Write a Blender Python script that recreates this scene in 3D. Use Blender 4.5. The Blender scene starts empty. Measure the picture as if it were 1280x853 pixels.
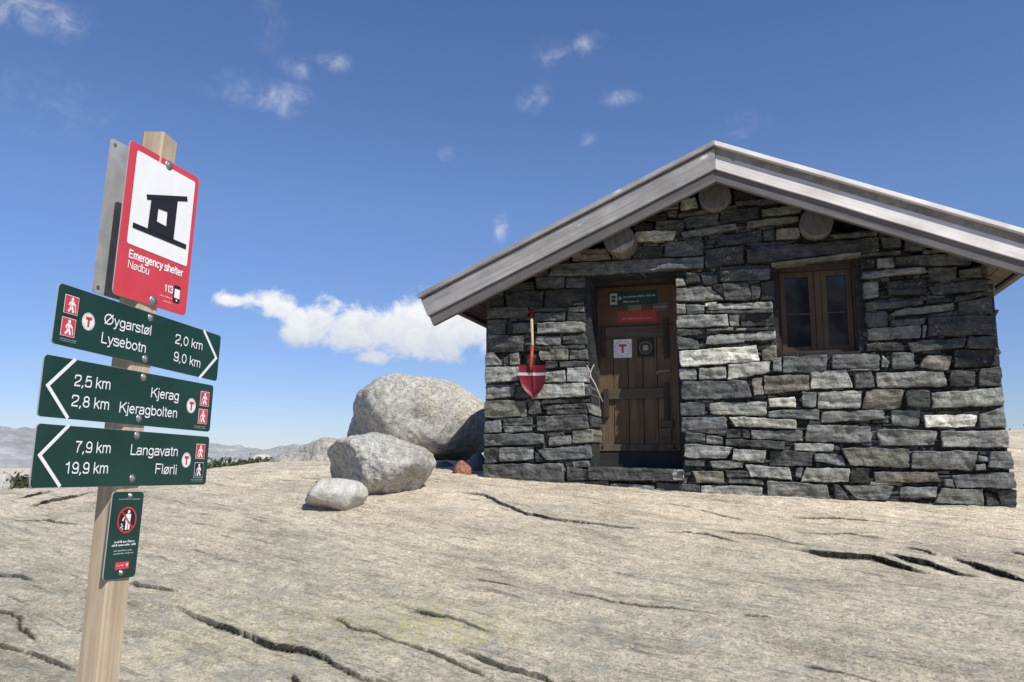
import bpy, bmesh, math, random
import numpy as np
from mathutils import Matrix, Vector
R = math.radians
random.seed(7); rng = np.random.default_rng(7)
scene = bpy.context.scene
C = scene.collection

# ------------------------------------------------------------------ camera
F = 1010.0                      # focal length in pixels of a 1280 wide picture
PITCH = math.atan((575 - 426.5) / F)
cd = bpy.data.cameras.new("camera"); cam = bpy.data.objects.new("camera", cd); C.objects.link(cam)
cd.sensor_width = 36; cd.lens = 36 * F / 1280; cd.clip_start = 0.05; cd.clip_end = 20000
cam.location = (0, 0, 0); cam.rotation_euler = (math.pi / 2 + PITCH, 0, 0)
scene.camera = cam
scene.view_settings.view_transform = 'Standard'; scene.view_settings.look = 'None'
scene.view_settings.gamma = 1; scene.view_settings.use_curve_mapping = False
scene.view_settings.exposure = 0.0

# ------------------------------------------------------------------ sun and sky
SUN_AZ, SUN_EL = R(38), R(48)   # azimuth measured to the right of straight behind the camera
to_sun = Vector((math.sin(SUN_AZ) * math.cos(SUN_EL), -math.cos(SUN_AZ) * math.cos(SUN_EL), math.sin(SUN_EL)))
sd = bpy.data.lights.new("sun", 'SUN'); sd.energy = 5.0; sd.angle = R(0.53); sd.color = (1, 0.955, 0.88)
so = bpy.data.objects.new("sun", sd); C.objects.link(so)
so.rotation_euler = to_sun.to_track_quat('Z', 'Y').to_euler()

_c, _s = math.cos(PITCH), math.sin(PITCH)
def ray(px, py):
    a = (px - 640) / F; b = (426.5 - py) / F
    return np.array([a, _c - b * _s, _s + b * _c])
def azel(px, py):
    d = ray(px, py); d = d / np.linalg.norm(d)
    return math.degrees(math.atan2(d[0], d[1])), math.degrees(math.asin(d[2]))

world = bpy.data.worlds.new("World"); scene.world = world; world.use_nodes = True
SKY_STRENGTH = 0.132
def build_world():
    nt = world.node_tree; nt.nodes.clear(); N = nt.nodes.new; L = nt.links.new
    out = N('ShaderNodeOutputWorld'); bg = N('ShaderNodeBackground'); bg.inputs[1].default_value = SKY_STRENGTH
    sky = N('ShaderNodeTexSky'); sky.sky_type = 'NISHITA'; sky.sun_disc = False
    sky.sun_elevation = SUN_EL; sky.sun_rotation = math.atan2(to_sun.x, to_sun.y)
    sky.altitude = 1000; sky.air_density = 1.0; sky.dust_density = 0.05; sky.ozone_density = 3.0
    hsv = N('ShaderNodeHueSaturation'); hsv.inputs['Saturation'].default_value = 1.15; hsv.inputs['Value'].default_value = 1.0
    L(sky.outputs[0], hsv.inputs['Color'])
    sz = N('ShaderNodeSeparateXYZ'); tc0 = N('ShaderNodeTexCoord'); L(tc0.outputs['Generated'], sz.inputs[0])
    hz = N('ShaderNodeValToRGB'); L(sz.outputs[2], hz.inputs[0]); e_ = hz.color_ramp.elements
    e_[0].position = 0.0; e_[0].color = (.54, .575, .77, 1); e_[1].position = .30; e_[1].color = (1.16, .98, 1.04, 1)
    tint = N('ShaderNodeMix'); tint.data_type = 'RGBA'; tint.blend_type = 'MULTIPLY'; tint.inputs['Factor'].default_value = 1
    L(hsv.outputs[0], tint.inputs['A']); L(hz.outputs[0], tint.inputs['B'])
    tc = N('ShaderNodeTexCoord'); sep = N('ShaderNodeSeparateXYZ'); L(tc.outputs['Generated'], sep.inputs[0])
    def M(op, a, b=None, c=None):
        n = N('ShaderNodeMath'); n.operation = op
        for i, v in enumerate((a, b, c)):
            if v is None: continue
            if isinstance(v, (int, float)): n.inputs[i].default_value = v
            else: L(v, n.inputs[i])
        return n.outputs[0]
    az = M('MULTIPLY', M('ARCTAN2', sep.outputs[0], sep.outputs[1]), 57.29578)
    el = M('MULTIPLY', M('ARCSINE', sep.outputs[2]), 57.29578)
    cmb = N('ShaderNodeCombineXYZ'); L(az, cmb.inputs[0]); L(M('MULTIPLY', el, 1.25), cmb.inputs[1])
    def noise(scale, detail, rough, off=0.0, dist=0.0):
        n = N('ShaderNodeTexNoise'); n.inputs['Scale'].default_value = scale; n.inputs['Detail'].default_value = detail
        n.inputs['Roughness'].default_value = rough; n.inputs['Distortion'].default_value = dist
        if off:
            v = N('ShaderNodeVectorMath'); v.operation = 'ADD'; v.inputs[1].default_value = (off, off * .7, 3.1)
            L(cmb.outputs[0], v.inputs[0]); L(v.outputs[0], n.inputs['Vector'])
        else: L(cmb.outputs[0], n.inputs['Vector'])
        return n.outputs['Fac']
    n1 = noise(0.42, 9, 0.64, 0.0, 0.35); n2 = noise(0.55, 8, 0.66, 21.0, 0.6); nw = noise(0.30, 3, .5, 50.)
    wob = M('MULTIPLY', M('SUBTRACT', nw, 0.5), 2.4)
    def blobs(lst):
        tot = None
        for (px, py, rx, ry, amp) in lst:
            a0, e0 = azel(px, py); sx = rx / F * 57.3; sy = ry / F * 57.3
            dx = M('DIVIDE', M('SUBTRACT', M('ADD', az, wob), a0), sx)
            dy = M('DIVIDE', M('SUBTRACT', M('ADD', el, M('MULTIPLY', wob, .35)), e0), sy)
            r2 = M('ADD', M('MULTIPLY', dx, dx), M('MULTIPLY', dy, dy))
            g = M('MULTIPLY', M('EXPONENT', M('MULTIPLY', r2, -1.0)), amp)
            tot = g if tot is None else M('MAXIMUM', tot, g)
        return tot
    cum = blobs([(300, 374, 34, 11, .8), (345, 380, 40, 22, 1.0), (392, 402, 46, 30, 1.1), (450, 412, 56, 34, 1.2), (510, 412, 60, 38, 1.35), (540, 430, 60, 24, 1.2),
                 (565, 405, 56, 40, 1.4), (615, 402, 48, 38, 1.3), (470, 446, 36, 10, .9)])
    wis = blobs([(352, 124, 34, 20, 1.0), (300, 112, 50, 22, .62), (372, 86, 26, 16, .75), (420, 78, 26, 11, .8), (45, 18, 60, 24, .95), (335, 25, 30, 40, .5), (732, 55, 22, 15, .85),
                 (776, 122, 26, 11, .85), (668, 124, 24, 18, .75), (690, 70, 40, 20, .55), (626, 286, 13, 20, 1.0), (562, 191, 14, 10, .75), (735, 175, 14, 9, .6), (930, 158, 26, 20, .6),
                 (20, 457, 46, 9, .85), (10, 522, 60, 7, .85), (60, 130, 90, 50, .4), (300, 545, 90, 10, .45)])
    dens = M('ADD', cum, M('MULTIPLY', M('SUBTRACT', n1, 0.5), 1.6))
    mr = N('ShaderNodeMapRange'); mr.interpolation_type = 'SMOOTHSTEP'; L(dens, mr.inputs[0])
    mr.inputs[1].default_value = 0.38; mr.inputs[2].default_value = 0.86
    d2 = M('MULTIPLY', wis, M('ADD', M('MULTIPLY', n2, 2.6), -0.62))
    mr2 = N('ShaderNodeMapRange'); mr2.interpolation_type = 'SMOOTHSTEP'; L(d2, mr2.inputs[0])
    mr2.inputs[1].default_value = 0.10; mr2.inputs[2].default_value = 1.3; mr2.inputs[4].default_value = .50
    fac = M('MAXIMUM', mr.outputs[0], mr2.outputs[0])
    ramp = N('ShaderNodeMapRange'); L(el, ramp.inputs[0]); ramp.inputs[1].default_value = 6.6; ramp.inputs[2].default_value = 10.8
    ramp2 = M('ADD', ramp.outputs[0], M('MULTIPLY', M('SUBTRACT', n2, .5), 1.6)); 
    cc = N('ShaderNodeMix'); cc.data_type = 'RGBA'; L(ramp2, cc.inputs['Factor']); cc.clamp_factor = True
    cc.inputs['A'].default_value = (4.4, 4.9, 5.7, 1); cc.inputs['B'].default_value = (7.0, 7.1, 7.3, 1)
    mx = N('ShaderNodeMix'); mx.data_type = 'RGBA'; L(fac, mx.inputs['Factor']); L(tint.outputs['Result'], mx.inputs['A']); L(cc.outputs['Result'], mx.inputs['B'])
    L(mx.outputs['Result'], bg.inputs[0]); L(bg.outputs[0], out.inputs[0])
build_world()

# ------------------------------------------------------------------ helpers
def tag(o, label=None, cat=None, group=None, kind=None):
    if label: o['label'] = label
    if cat: o['category'] = cat
    if group: o['group'] = group
    if kind: o['kind'] = kind
    return o
def empty(name, M=None):
    o = bpy.data.objects.new(name, None); o.empty_display_size = .1; C.objects.link(o)
    if M is not None: o.matrix_world = M
    return o
class MB:
    """collects faces, links them as ONE mesh object"""
    def __init__(s): s.v = []; s.f = []; s.m = []; s.sm = []; s.attr = []
    def add(s, verts, faces, mi=0, smooth=False, col=None):
        b = len(s.v); s.v += [tuple(map(float, p)) for p in verts]
        s.attr += [col or (1, 1, 1, 1)] * len(verts)
        for f in faces:
            s.f.append([i + b for i in f]); s.m.append(mi); s.sm.append(smooth)
    def box(s, x0, x1, y0, y1, z0, z1, mi=0, bev=0.0, col=None):
        if bev <= 0:
            s.add([(x0, y0, z0), (x1, y0, z0), (x1, y1, z0), (x0, y1, z0), (x0, y0, z1), (x1, y0, z1), (x1, y1, z1), (x0, y1, z1)],
                  [(0, 3, 2, 1), (4, 5, 6, 7), (0, 1, 5, 4), (1, 2, 6, 5), (2, 3, 7, 6), (3, 0, 4, 7)], mi, col=col)
        else:
            bm = bmesh.new(); bmesh.ops.create_cube(bm, size=1)
            for v in bm.verts:
                v.co = Vector(((x0 + x1) / 2 + v.co.x * (x1 - x0), (y0 + y1) / 2 + v.co.y * (y1 - y0), (z0 + z1) / 2 + v.co.z * (z1 - z0)))
            bmesh.ops.bevel(bm, geom=bm.edges[:], offset=bev, segments=2, affect='EDGES', profile=.6)
            s.bm(bm, mi, col=col)
    def bm(s, bm, mi=0, smooth=False, M=None, col=None):
        bm.verts.ensure_lookup_table(); bm.verts.index_update()
        s.add([(M @ v.co if M else v.co) for v in bm.verts], [[v.index for v in f.verts] for f in bm.faces], mi, smooth, col); bm.free()
    def prism(s, poly, y0, y1, mi=0):
        """polygon in (x,z), counter clockwise seen from -y, extruded y0..y1"""
        n = len(poly); v = [(p[0], y0, p[1]) for p in poly] + [(p[0], y1, p[1]) for p in poly]
        s.add(v, [list(range(n)), list(range(2 * n - 1, n - 1, -1))] + [(i, i + n, (i + 1) % n + n, (i + 1) % n) for i in range(n)], mi)
    def flat(s, poly, y, mi=0): s.add([(p[0], y, p[1]) for p in poly], [list(range(len(poly)))], mi)
    def stroke(s, pts, w, y, mi=0):
        P = [Vector((p[0], p[1])) for p in pts]; Lf = []; Rt = []
        for i, p in enumerate(P):
            a = (P[i] - P[i - 1]).normalized() if i else (P[1] - P[0]).normalized()
            b = (P[i + 1] - P[i]).normalized() if i < len(P) - 1 else a
            t = (a + b).normalized(); n = Vector((-t.y, t.x)); k = w / 2 / max(.35, n.dot(Vector((-a.y, a.x))))
            Lf.append(p + n * k); Rt.append(p - n * k)
        n = len(P); s.add([(p.x, y, p.y) for p in Lf] + [(p.x, y, p.y) for p in Rt], [(i + n, i + n + 1, i + 1, i) for i in range(n - 1)], mi)
    def disc(s, cx, cz, r, y, mi=0, r_in=0, n=28):
        o = [(cx + r * math.cos(2 * math.pi * i / n), y, cz + r * math.sin(2 * math.pi * i / n)) for i in range(n)]
        if r_in:
            q = [(cx + r_in * math.cos(2 * math.pi * i / n), y, cz + r_in * math.sin(2 * math.pi * i / n)) for i in range(n)]
            s.add(o + q, [(i, (i + 1) % n, (i + 1) % n + n, i + n) for i in range(n)], mi)
        else: s.add(o, [list(range(n))], mi)
    def tube(s, pts, rad, n=10, mi=0, cap=True):
        P = [Vector(p) for p in pts]; rr = rad if isinstance(rad, (list, tuple)) else [rad] * len(P); rings = []
        up = Vector((0, 1, 0.01)) if abs((P[-1] - P[0]).normalized().y) < .9 else Vector((1, 0, 0))
        for i, p in enumerate(P):
            t = (P[min(i + 1, len(P) - 1)] - P[max(i - 1, 0)]).normalized(); a = t.cross(up).normalized(); b = t.cross(a)
            rings += [p + (a * math.cos(2 * math.pi * k / n) + b * math.sin(2 * math.pi * k / n)) * rr[i] for k in range(n)]
        f = [(i * n + k, i * n + (k + 1) % n, (i + 1) * n + (k + 1) % n, (i + 1) * n + k) for i in range(len(P) - 1) for k in range(n)]
        if cap: f += [list(range(n))[::-1], [(len(P) - 1) * n + k for k in range(n)]]
        s.add(rings, f, mi, True)
    def build(s, name, mats, parent=None, M=None, attr=False):
        me = bpy.data.meshes.new(name); me.from_pydata(s.v, [], s.f)
        if not isinstance(mats, (list, tuple)): mats = [mats]
        for m in mats: me.materials.append(m)
        me.polygons.foreach_set('material_index', s.m); me.polygons.foreach_set('use_smooth', s.sm)
        if attr:
            a = me.attributes.new('tone', 'FLOAT_COLOR', 'POINT'); a.data.foreach_set('color', np.array(s.attr, 'f').ravel())
        me.update()
        o = bpy.data.objects.new(name, me); C.objects.link(o)
        if parent: o.parent = parent
        if M is not None: o.matrix_local = M
        return o
def recalc(o):
    bm = bmesh.new(); bm.from_mesh(o.data); bmesh.ops.recalc_face_normals(bm, faces=bm.faces[:]); bm.to_mesh(o.data); bm.free(); return o

# numpy gradient noise
_perm = rng.permutation(4096)
_g3 = rng.normal(size=(4096, 3)); _g3 /= np.linalg.norm(_g3, axis=1)[:, None]
def gnoise(x, y, z=0.0):
    x, y, z = np.broadcast_arrays(np.asarray(x, float), np.asarray(y, float), np.asarray(z, float))
    xi, yi, zi = np.floor(x).astype(int), np.floor(y).astype(int), np.floor(z).astype(int)
    fx, fy, fz = x - xi, y - yi, z - zi
    u, v, w = [t * t * t * (t * (t * 6 - 15) + 10) for t in (fx, fy, fz)]
    def g(i, j, k):
        h = _perm[(_perm[(_perm[(xi + i) & 4095] + yi + j) & 4095] + zi + k) & 4095]
        return _g3[h, 0] * (fx - i) + _g3[h, 1] * (fy - j) + _g3[h, 2] * (fz - k)
    l = lambda a, b, t: a + (b - a) * t
    return 1.6 * l(l(l(g(0, 0, 0), g(1, 0, 0), u), l(g(0, 1, 0), g(1, 1, 0), u), v), l(l(g(0, 0, 1), g(1, 0, 1), u), l(g(0, 1, 1), g(1, 1, 1), u), v), w)
def fbm(x, y, z=0.0, o=4, r=.5):
    a = 1; t = 0
    for i in range(o): t = t + a * gnoise(x * 2 ** i + 17.3 * i, y * 2 ** i - 9.1 * i, np.asarray(z) * 2 ** i + 5 * i); a *= r
    return t

# ------------------------------------------------------------------ materials
class NT:
    def __init__(s, name):
        s.m = bpy.data.materials.new(name); s.m.use_nodes = True; s.nt = s.m.node_tree
        s.b = s.nt.nodes['Principled BSDF']; s.b.inputs['Specular IOR Level'].default_value = .3
        s.tc = s.N('ShaderNodeTexCoord')
    def N(s, t): return s.nt.nodes.new(t)
    def L(s, a, b): s.nt.links.new(a, b)
    def map(s, scale=(1, 1, 1), rot=(0, 0, 0), loc=(0, 0, 0), coord='Object', rnd=False):
        n = s.N('ShaderNodeMapping'); n.inputs['Scale'].default_value = scale; n.inputs['Rotation'].default_value = rot; n.inputs['Location'].default_value = loc
        s.L(s.tc.outputs[coord], n.inputs[0])
        return n.outputs[0]
    def rotmap(s, rot, scale):
        a = s.map(rot=rot); n = s.N('ShaderNodeMapping'); n.inputs['Scale'].default_value = scale; s.L(a, n.inputs[0]); return n.outputs[0]
    def noise(s, vec, scale, detail=4, rough=.55, dist=0):
        n = s.N('ShaderNodeTexNoise'); s.L(vec, n.inputs['Vector']); n.inputs['Scale'].default_value = scale; n.inputs['Detail'].default_value = detail
        n.inputs['Roughness'].default_value = rough; n.inputs['Distortion'].default_value = dist; return n.outputs['Fac']
    def voro(s, vec, scale, feat='F1'):
        n = s.N('ShaderNodeTexVoronoi'); n.feature = feat; s.L(vec, n.inputs['Vector']); n.inputs['Scale'].default_value = scale; return n
    def ramp(s, fac, stops):
        n = s.N('ShaderNodeValToRGB'); s.L(fac, n.inputs[0]); e = n.color_ramp.elements
        while len(e) < len(stops): e.new(.5)
        for i, (p, c) in enumerate(stops):
            e[i].position = p; e[i].color = (c if len(c) == 4 else (*c, 1)) if isinstance(c, (tuple, list)) else (c, c, c, 1)
        return n.outputs[0]
    def mix(s, fac, a, b, mode='MIX'):
        n = s.N('ShaderNodeMix'); n.data_type = 'RGBA'; n.blend_type = mode; n.clamp_factor = True
        for k, v in (('Factor', fac), ('A', a), ('B', b)):
            if isinstance(v, (int, float)): n.inputs[k].default_value = v if k == 'Factor' else (v, v, v, 1)
            elif isinstance(v, (tuple, list)): n.inputs[k].default_value = (*v[:3], 1)
            else: s.L(v, n.inputs[k])
        return n.outputs['Result']
    def math(s, op, a, b=0.):
        n = s.N('ShaderNodeMath'); n.operation = op
        for i, v in enumerate((a, b)):
            if isinstance(v, (int, float)): n.inputs[i].default_value = v
            else: s.L(v, n.inputs[i])
        return n.outputs[0]
    def bump(s, h, strength=.5, dist=.01, prev=None):
        n = s.N('ShaderNodeBump'); n.inputs['Strength'].default_value = strength; n.inputs['Distance'].default_value = dist; s.L(h, n.inputs['Height'])
        if prev is not None: s.L(prev, n.inputs['Normal'])
        return n.outputs[0]
    def done(s, col=None, rough=None, normal=None, metal=None):
        if col is not None:
            if isinstance(col, (tuple, list)): s.b.inputs['Base Color'].default_value = (*col[:3], 1)
            else: s.L(col, s.b.inputs['Base Color'])
        if rough is not None:
            if isinstance(rough, (int, float)): s.b.inputs['Roughness'].default_value = rough
            else: s.L(rough, s.b.inputs['Roughness'])
        if normal is not None: s.L(normal, s.b.inputs['Normal'])
        if metal is not None: s.b.inputs['Metallic'].default_value = metal
        return s.m
def paint(name, c, rough=.45, var=.12, scale=14, bump=.0):
    n = NT(name); v = n.map(); a = n.noise(v, scale, 5, .6); f = n.ramp(a, [(.3, 1 - var), (.7, 1 + var * .5)])
    col = n.mix(1.0, c, f, 'MULTIPLY')
    nor = n.bump(n.noise(v, scale * 12, 3), bump, .002) if bump else None
    return n.done(col, rough, nor)
def wood(name, light, dark, axis='x', freq=55, rough=.8, knots=None, bump=.35, blotch=.25):
    n = NT(name); k = .045
    sc = {'x': (k, 1, 1), 'y': (1, k, 1), 'z': (1, 1, k)}[axis]
    v = n.map(scale=sc)
    big = n.noise(v, freq * .22, 4, .6, 1.2); fine = n.noise(v, freq, 6, .7, .3)
    f = n.math('ADD', n.math('MULTIPLY', big, .5), n.math('MULTIPLY', fine, .5))
    col = n.mix(n.ramp(f, [(.36, 0.0), (.62, 1.0)]), dark, light)
    bl = n.noise(n.map(), 3.2, 4, .6); col = n.mix(1.0, col, n.ramp(bl, [(.3, 1 - blotch), (.7, 1 + blotch * .4)]), 'MULTIPLY')
    if knots:
        vv = n.map(scale={'x': (.45, 0, 1), 'y': (1, .5, 1), 'z': (1, 1, .5)}[axis]); w = n.voro(vv, knots[0]).outputs['Distance']
        col = n.mix(n.ramp(w, [(knots[1] * .6, 1.0), (knots[1], 0.0)]), col, knots[2])
    return n.done(col, rough, n.bump(fine, bump, .004))
def granite(name, light, mid, dark, speck=130, warm=None, lich=None, bump=.6, streak=None):
    n = NT(name); v = n.map()
    s1 = n.noise(v, speck, 3, .7); s2 = n.noise(v, speck * .42, 4, .65); big = n.noise(v, 1.7, 5, .6); med = n.noise(v, 9, 5, .62)
    c = n.mix(n.ramp(s2, [(.38, 0.), (.62, 1.)]), mid, light)
    c = n.mix(n.ramp(s1, [(.33, 1.), (.44, 0.)]), c, dark)
    c = n.mix(1.0, c, n.ramp(med, [(.28, .72), (.72, 1.12)]), 'MULTIPLY')
    if warm: c = n.mix(n.ramp(big, [(.42, 0.), (.62, .75)]), c, n.mix(1.0, c, warm, 'MULTIPLY'))
    if lich:
        l = n.math('MULTIPLY', n.noise(v, 26, 5, .7), n.noise(v, 3.5, 3)); c = n.mix(n.ramp(l, [(.30, 0.), (.36, .8)]), c, lich)
    h = n.math('ADD', n.math('MULTIPLY', s2, .5), n.math('ADD', med, n.math('MULTIPLY', n.noise(v, 34, 5, .7), .7)))
    return n.done(c, .9, n.bump(h, bump, .02))

m_white = paint('sign_white', (.80, .80, .79), .4, .05)
m_red = paint('sign_red', (.60, .055, .075), .4, .10)
m_green = paint('sign_green', (.010, .048, .037), .40, .32, 6)
m_black = paint('sign_black', (.016, .017, .020), .45, .1)
m_lt = paint('sign_grey_print', (.42, .45, .44), .5, .05)
m_redprint = paint('print_red', (.55, .05, .06), .5, .08)
m_pink = paint('faint_pink_print', (.80, .42, .42), .5, .05)
n = NT('galvanised_metal'); v = n.map(); sp = n.voro(v, 55).outputs['Color']
m_metal = n.done(n.mix(n.ramp(n.noise(v, 20, 5), [(.3, .0), (.7, 1.)]), (.36, .37, .38), (.52, .53, .54)), .55, n.bump(n.noise(v, 90, 4), .2, .002), .35)
m_edge = paint('aluminium_edge', (.40, .42, .42), .4, .05)
n = NT('bolt_steel'); m_bolt = n.done((.33, .34, .35), .38, None, .8)
m_post = wood('post_wood', (.60, .495, .355), (.39, .29, .185), 'z', 60, .75, (3.1, .10, (.15, .085, .04)), .3, .22)
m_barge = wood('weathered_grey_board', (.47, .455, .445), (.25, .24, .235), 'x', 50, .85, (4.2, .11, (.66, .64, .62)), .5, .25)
m_barge_r = wood('sunlit_grey_board', (.76, .73, .69), (.55, .52, .485), 'x', 50, .85, (5.0, .065, (.28, .22, .17)), .45, .20)  # right slope boards: brighter sunlight painted in as a paler wood colour
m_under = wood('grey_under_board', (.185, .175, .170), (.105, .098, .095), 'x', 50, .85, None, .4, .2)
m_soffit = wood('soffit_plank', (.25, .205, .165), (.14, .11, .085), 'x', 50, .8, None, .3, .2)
m_soffit_d = wood('dark_brown_board', (.085, .060, .055), (.045, .030, .028), 'y', 50, .8, None, .3, .2)
m_log = wood('weathered_log', (.20, .185, .165), (.10, .09, .08), 'y', 34, .85, None, .5, .25)
n = NT('log_end_grain'); v = n.map(); 
gm = n.N('ShaderNodeTexGradient')
rr_ = n.noise(v, 9, 5, .6); m_logend = n.done(n.mix(n.ramp(n.noise(n.map(scale=(1, 1, .25)), 40, 5, .7), [(.3, 0.), (.7, 1.)]), (.060, .056, .052), (.15, .142, .135)), .85, n.bump(rr_, .4, .006))
m_door = wood('door_plank', (.200, .138, .080), (.085, .058, .037), 'z', 42, .65, (4.2, .03, (.05, .03, .02)), .35, .3)
m_door_up = wood('door_upper_board', (.150, .086, .046), (.080, .047, .027), 'x', 30, .6, None, .25, .25)
m_rail = wood('door_rail', (.140, .112, .084), (.070, .054, .041), 'x', 44, .7, None, .35, .3)
m_frame = wood('door_frame_wood', (.066, .056, .047), (.032, .027, .024), 'z', 40, .75, None, .3, .25)
m_frame_l = wood('door_edge_wood', (.16, .13, .105), (.08, .063, .05), 'z', 40, .75, None, .3, .25)
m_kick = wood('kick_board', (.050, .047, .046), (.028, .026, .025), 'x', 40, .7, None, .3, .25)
m_win = wood('window_wood', (.105, .066, .036), (.052, .032, .018), 'z', 44, .6, None, .25, .25)
n = NT('window_pane'); n.b.inputs['Specular IOR Level'].default_value = .55; m_glass = n.done((.006, .007, .008), .04, n.bump(n.noise(n.map(), 3, 2), .04, .01))
m_iron = paint('iron_fitting', (.022, .021, .022), .55, .2, 30)
m_handle = paint('worn_steel', (.30, .29, .27), .4, .2, 30)
m_red_shovel = paint('shovel_red', (.165, .012, .020), .42, .25, 24, .1)
m_orange = paint('shovel_socket_red', (.36, .045, .030), .4, .15, 24)
m_shaft = wood('shovel_shaft_wood', (.62, .50, .33), (.42, .31, .18), 'z', 70, .6)
m_string = paint('pale_straw', (.55, .50, .42), .8, .1)
m_roofing = wood('roof_boards', (.30, .285, .27), (.17, .16, .15), 'y', 40, .9)

# dry stone: colour per stone in the attribute 'tone'
n = NT('dry_stone'); v = n.map(); at = n.N('ShaderNodeAttribute'); at.attribute_name = 'tone'
lay = n.noise(n.map(scale=(.35, .35, 2.2)), 22, 6, .68, .4); sp = n.noise(v, 150, 3, .7); md = n.noise(v, 13, 5, .65)
c = n.mix(1.0, at.outputs['Color'], n.ramp(lay, [(.25, .80), (.5, 1.0), (.76, 1.14)]), 'MULTIPLY')
c = n.mix(1.0, c, n.ramp(md, [(.28, .55), (.52, 1.0), (.72, 1.40)]), 'MULTIPLY')
c = n.mix(1.0, c, n.ramp(sp, [(.30, .55), (.5, 1.0), (.70, 1.5)]), 'MULTIPLY')
bigm = n.noise(n.map(loc=(2, 5, 1)), 5.2, 7, .72, .8); c = n.mix(1.0, c, n.ramp(bigm, [(.34, .62), (.5, 1.0), (.64, 1.38)]), 'MULTIPLY')
c = n.mix(n.ramp(n.noise(n.map(loc=(7, 1, 3)), 3.1, 5, .65), [(.42, 0.), (.62, .8)]), c, n.mix(1.0, c, (1.02, 1.01, .95), 'MULTIPLY')); c = n.mix(n.ramp(n.noise(n.map(loc=(1, 8, 5)), 2.6, 5, .65), [(.48, 0.), (.64, .8)]), c, n.mix(1.0, c, (.96, 1.02, .99), 'MULTIPLY'))
li = n.math('MULTIPLY', n.noise(v, 7.5, 6, .72), n.noise(v, 48, 4, .7))
c = n.mix(n.ramp(li, [(.31, 0.), (.39, .55)]), c, (.36, .37, .33))
yl = n.noise(n.map(loc=(4, 3, 9)), 5.5, 5, .7); c = n.mix(n.ramp(yl, [(.63, 0.), (.75, .35)]), c, (.21, .20, .11))
hh = n.math('ADD', n.math('MULTIPLY', lay, .75), n.math('ADD', n.math('MULTIPLY', n.noise(v, 42, 5, .72), .8), n.math('MULTIPLY', sp, .16)))
m_stone = n.done(c, .82, n.bump(hh, .75, .016))

# ground: pale granite, foliated along a fixed strike
STRIKE = math.atan2(-1.1, 1.75)
n = NT('bedrock'); v = n.map(); g = n.rotmap((0, 0, -STRIKE), (.16, 1.0, .6)); g2 = n.rotmap((0, 0, -STRIKE), (.34, 1.0, .6))
big = n.noise(v, .55, 5, .6); st = n.noise(g, 6.5, 8, .70, .5); stf = n.noise(g2, 26, 7, .74, .3); sp = n.noise(v, 105, 4, .75); sp2 = n.noise(v, 44, 5, .74); md = n.noise(v, 11, 6, .68)
at = n.N('ShaderNodeAttribute'); at.attribute_name = 'cover'; sc_ = n.N('ShaderNodeSeparateColor'); n.L(at.outputs['Color'], sc_.inputs[0])
warm, lich, crack_shade = sc_.outputs[0], sc_.outputs[1], sc_.outputs[2]
c = n.mix(n.ramp(big, [(.36, 0.), (.64, 1.)]), (.700, .625, .490), (.640, .578, .460))
c = n.mix(warm, n.mix(1.0, c, (.84, .83, .765), 'MULTIPLY'), n.mix(1.0, c, (1.10, 1.05, .98), 'MULTIPLY'))
c = n.mix(1.0, c, n.ramp(st, [(.28, .58), (.47, .98), (.70, 1.14)]), 'MULTIPLY')
c = n.mix(1.0, c, n.ramp(stf, [(.30, .56), (.48, .98), (.72, 1.20)]), 'MULTIPLY')
c = n.mix(1.0, c, n.ramp(md, [(.30, .74), (.5, 1.0), (.7, 1.12)]), 'MULTIPLY')
g3 = n.rotmap((0, 0, -STRIKE + .06), (.075, 1.0, .6)); dash = n.noise(g3, 21, 5, .62); c = n.mix(n.ramp(dash, [(.33, .75), (.41, 0.)]), c, (.17, .155, .125))
c = n.mix(n.ramp(sp, [(.34, .85), (.47, 0.)]), c, (.13, .12, .10))
c = n.mix(n.ramp(sp2, [(.32, .75), (.46, 0.)]), c, (.20, .185, .155)); gr = n.noise(v, 62, 2, .5); c = n.mix(1.0, c, n.ramp(gr, [(.30, .68), (.5, 1.0), (.68, 1.18)]), 'MULTIPLY')
c = n.mix(n.ramp(sp2, [(.56, 0.), (.70, .75)]), c, (.70, .66, .58))
lm = n.math('MULTIPLY', lich, n.ramp(n.noise(v, 16, 6, .75), [(.46, 0.), (.60, .9)])); c = n.mix(lm, c, (.52, .50, .13))
grey = n.math('MULTIPLY', n.math('SUBTRACT', 1.0, warm), n.ramp(n.noise(v, 6, 7, .74), [(.50, 0.), (.64, .6)])); c = n.mix(grey, c, (.30, .305, .26))
pat = n.noise(n.rotmap((0, 0, -STRIKE), (.45, 1, 1)), 1.9, 6, .66, .6); c = n.mix(1.0, c, n.ramp(pat, [(.34, .74), (.52, 1.0), (.70, 1.08)]), 'MULTIPLY')
c = n.mix(n.math('MULTIPLY', crack_shade, .93), c, (.022, .019, .015))  # dark soil colour in the cracks stands in for shade under the lip
hh = n.math('ADD', n.math('MULTIPLY', n.math('ADD', st, dash), 1.3), n.math('ADD', n.math('MULTIPLY', stf, 1.0), n.math('ADD', n.math('MULTIPLY', sp2, .6), n.math('MULTIPLY', sp, .22))))
m_ground = n.done(c, .92, n.bump(hh, .8, .024))

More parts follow.
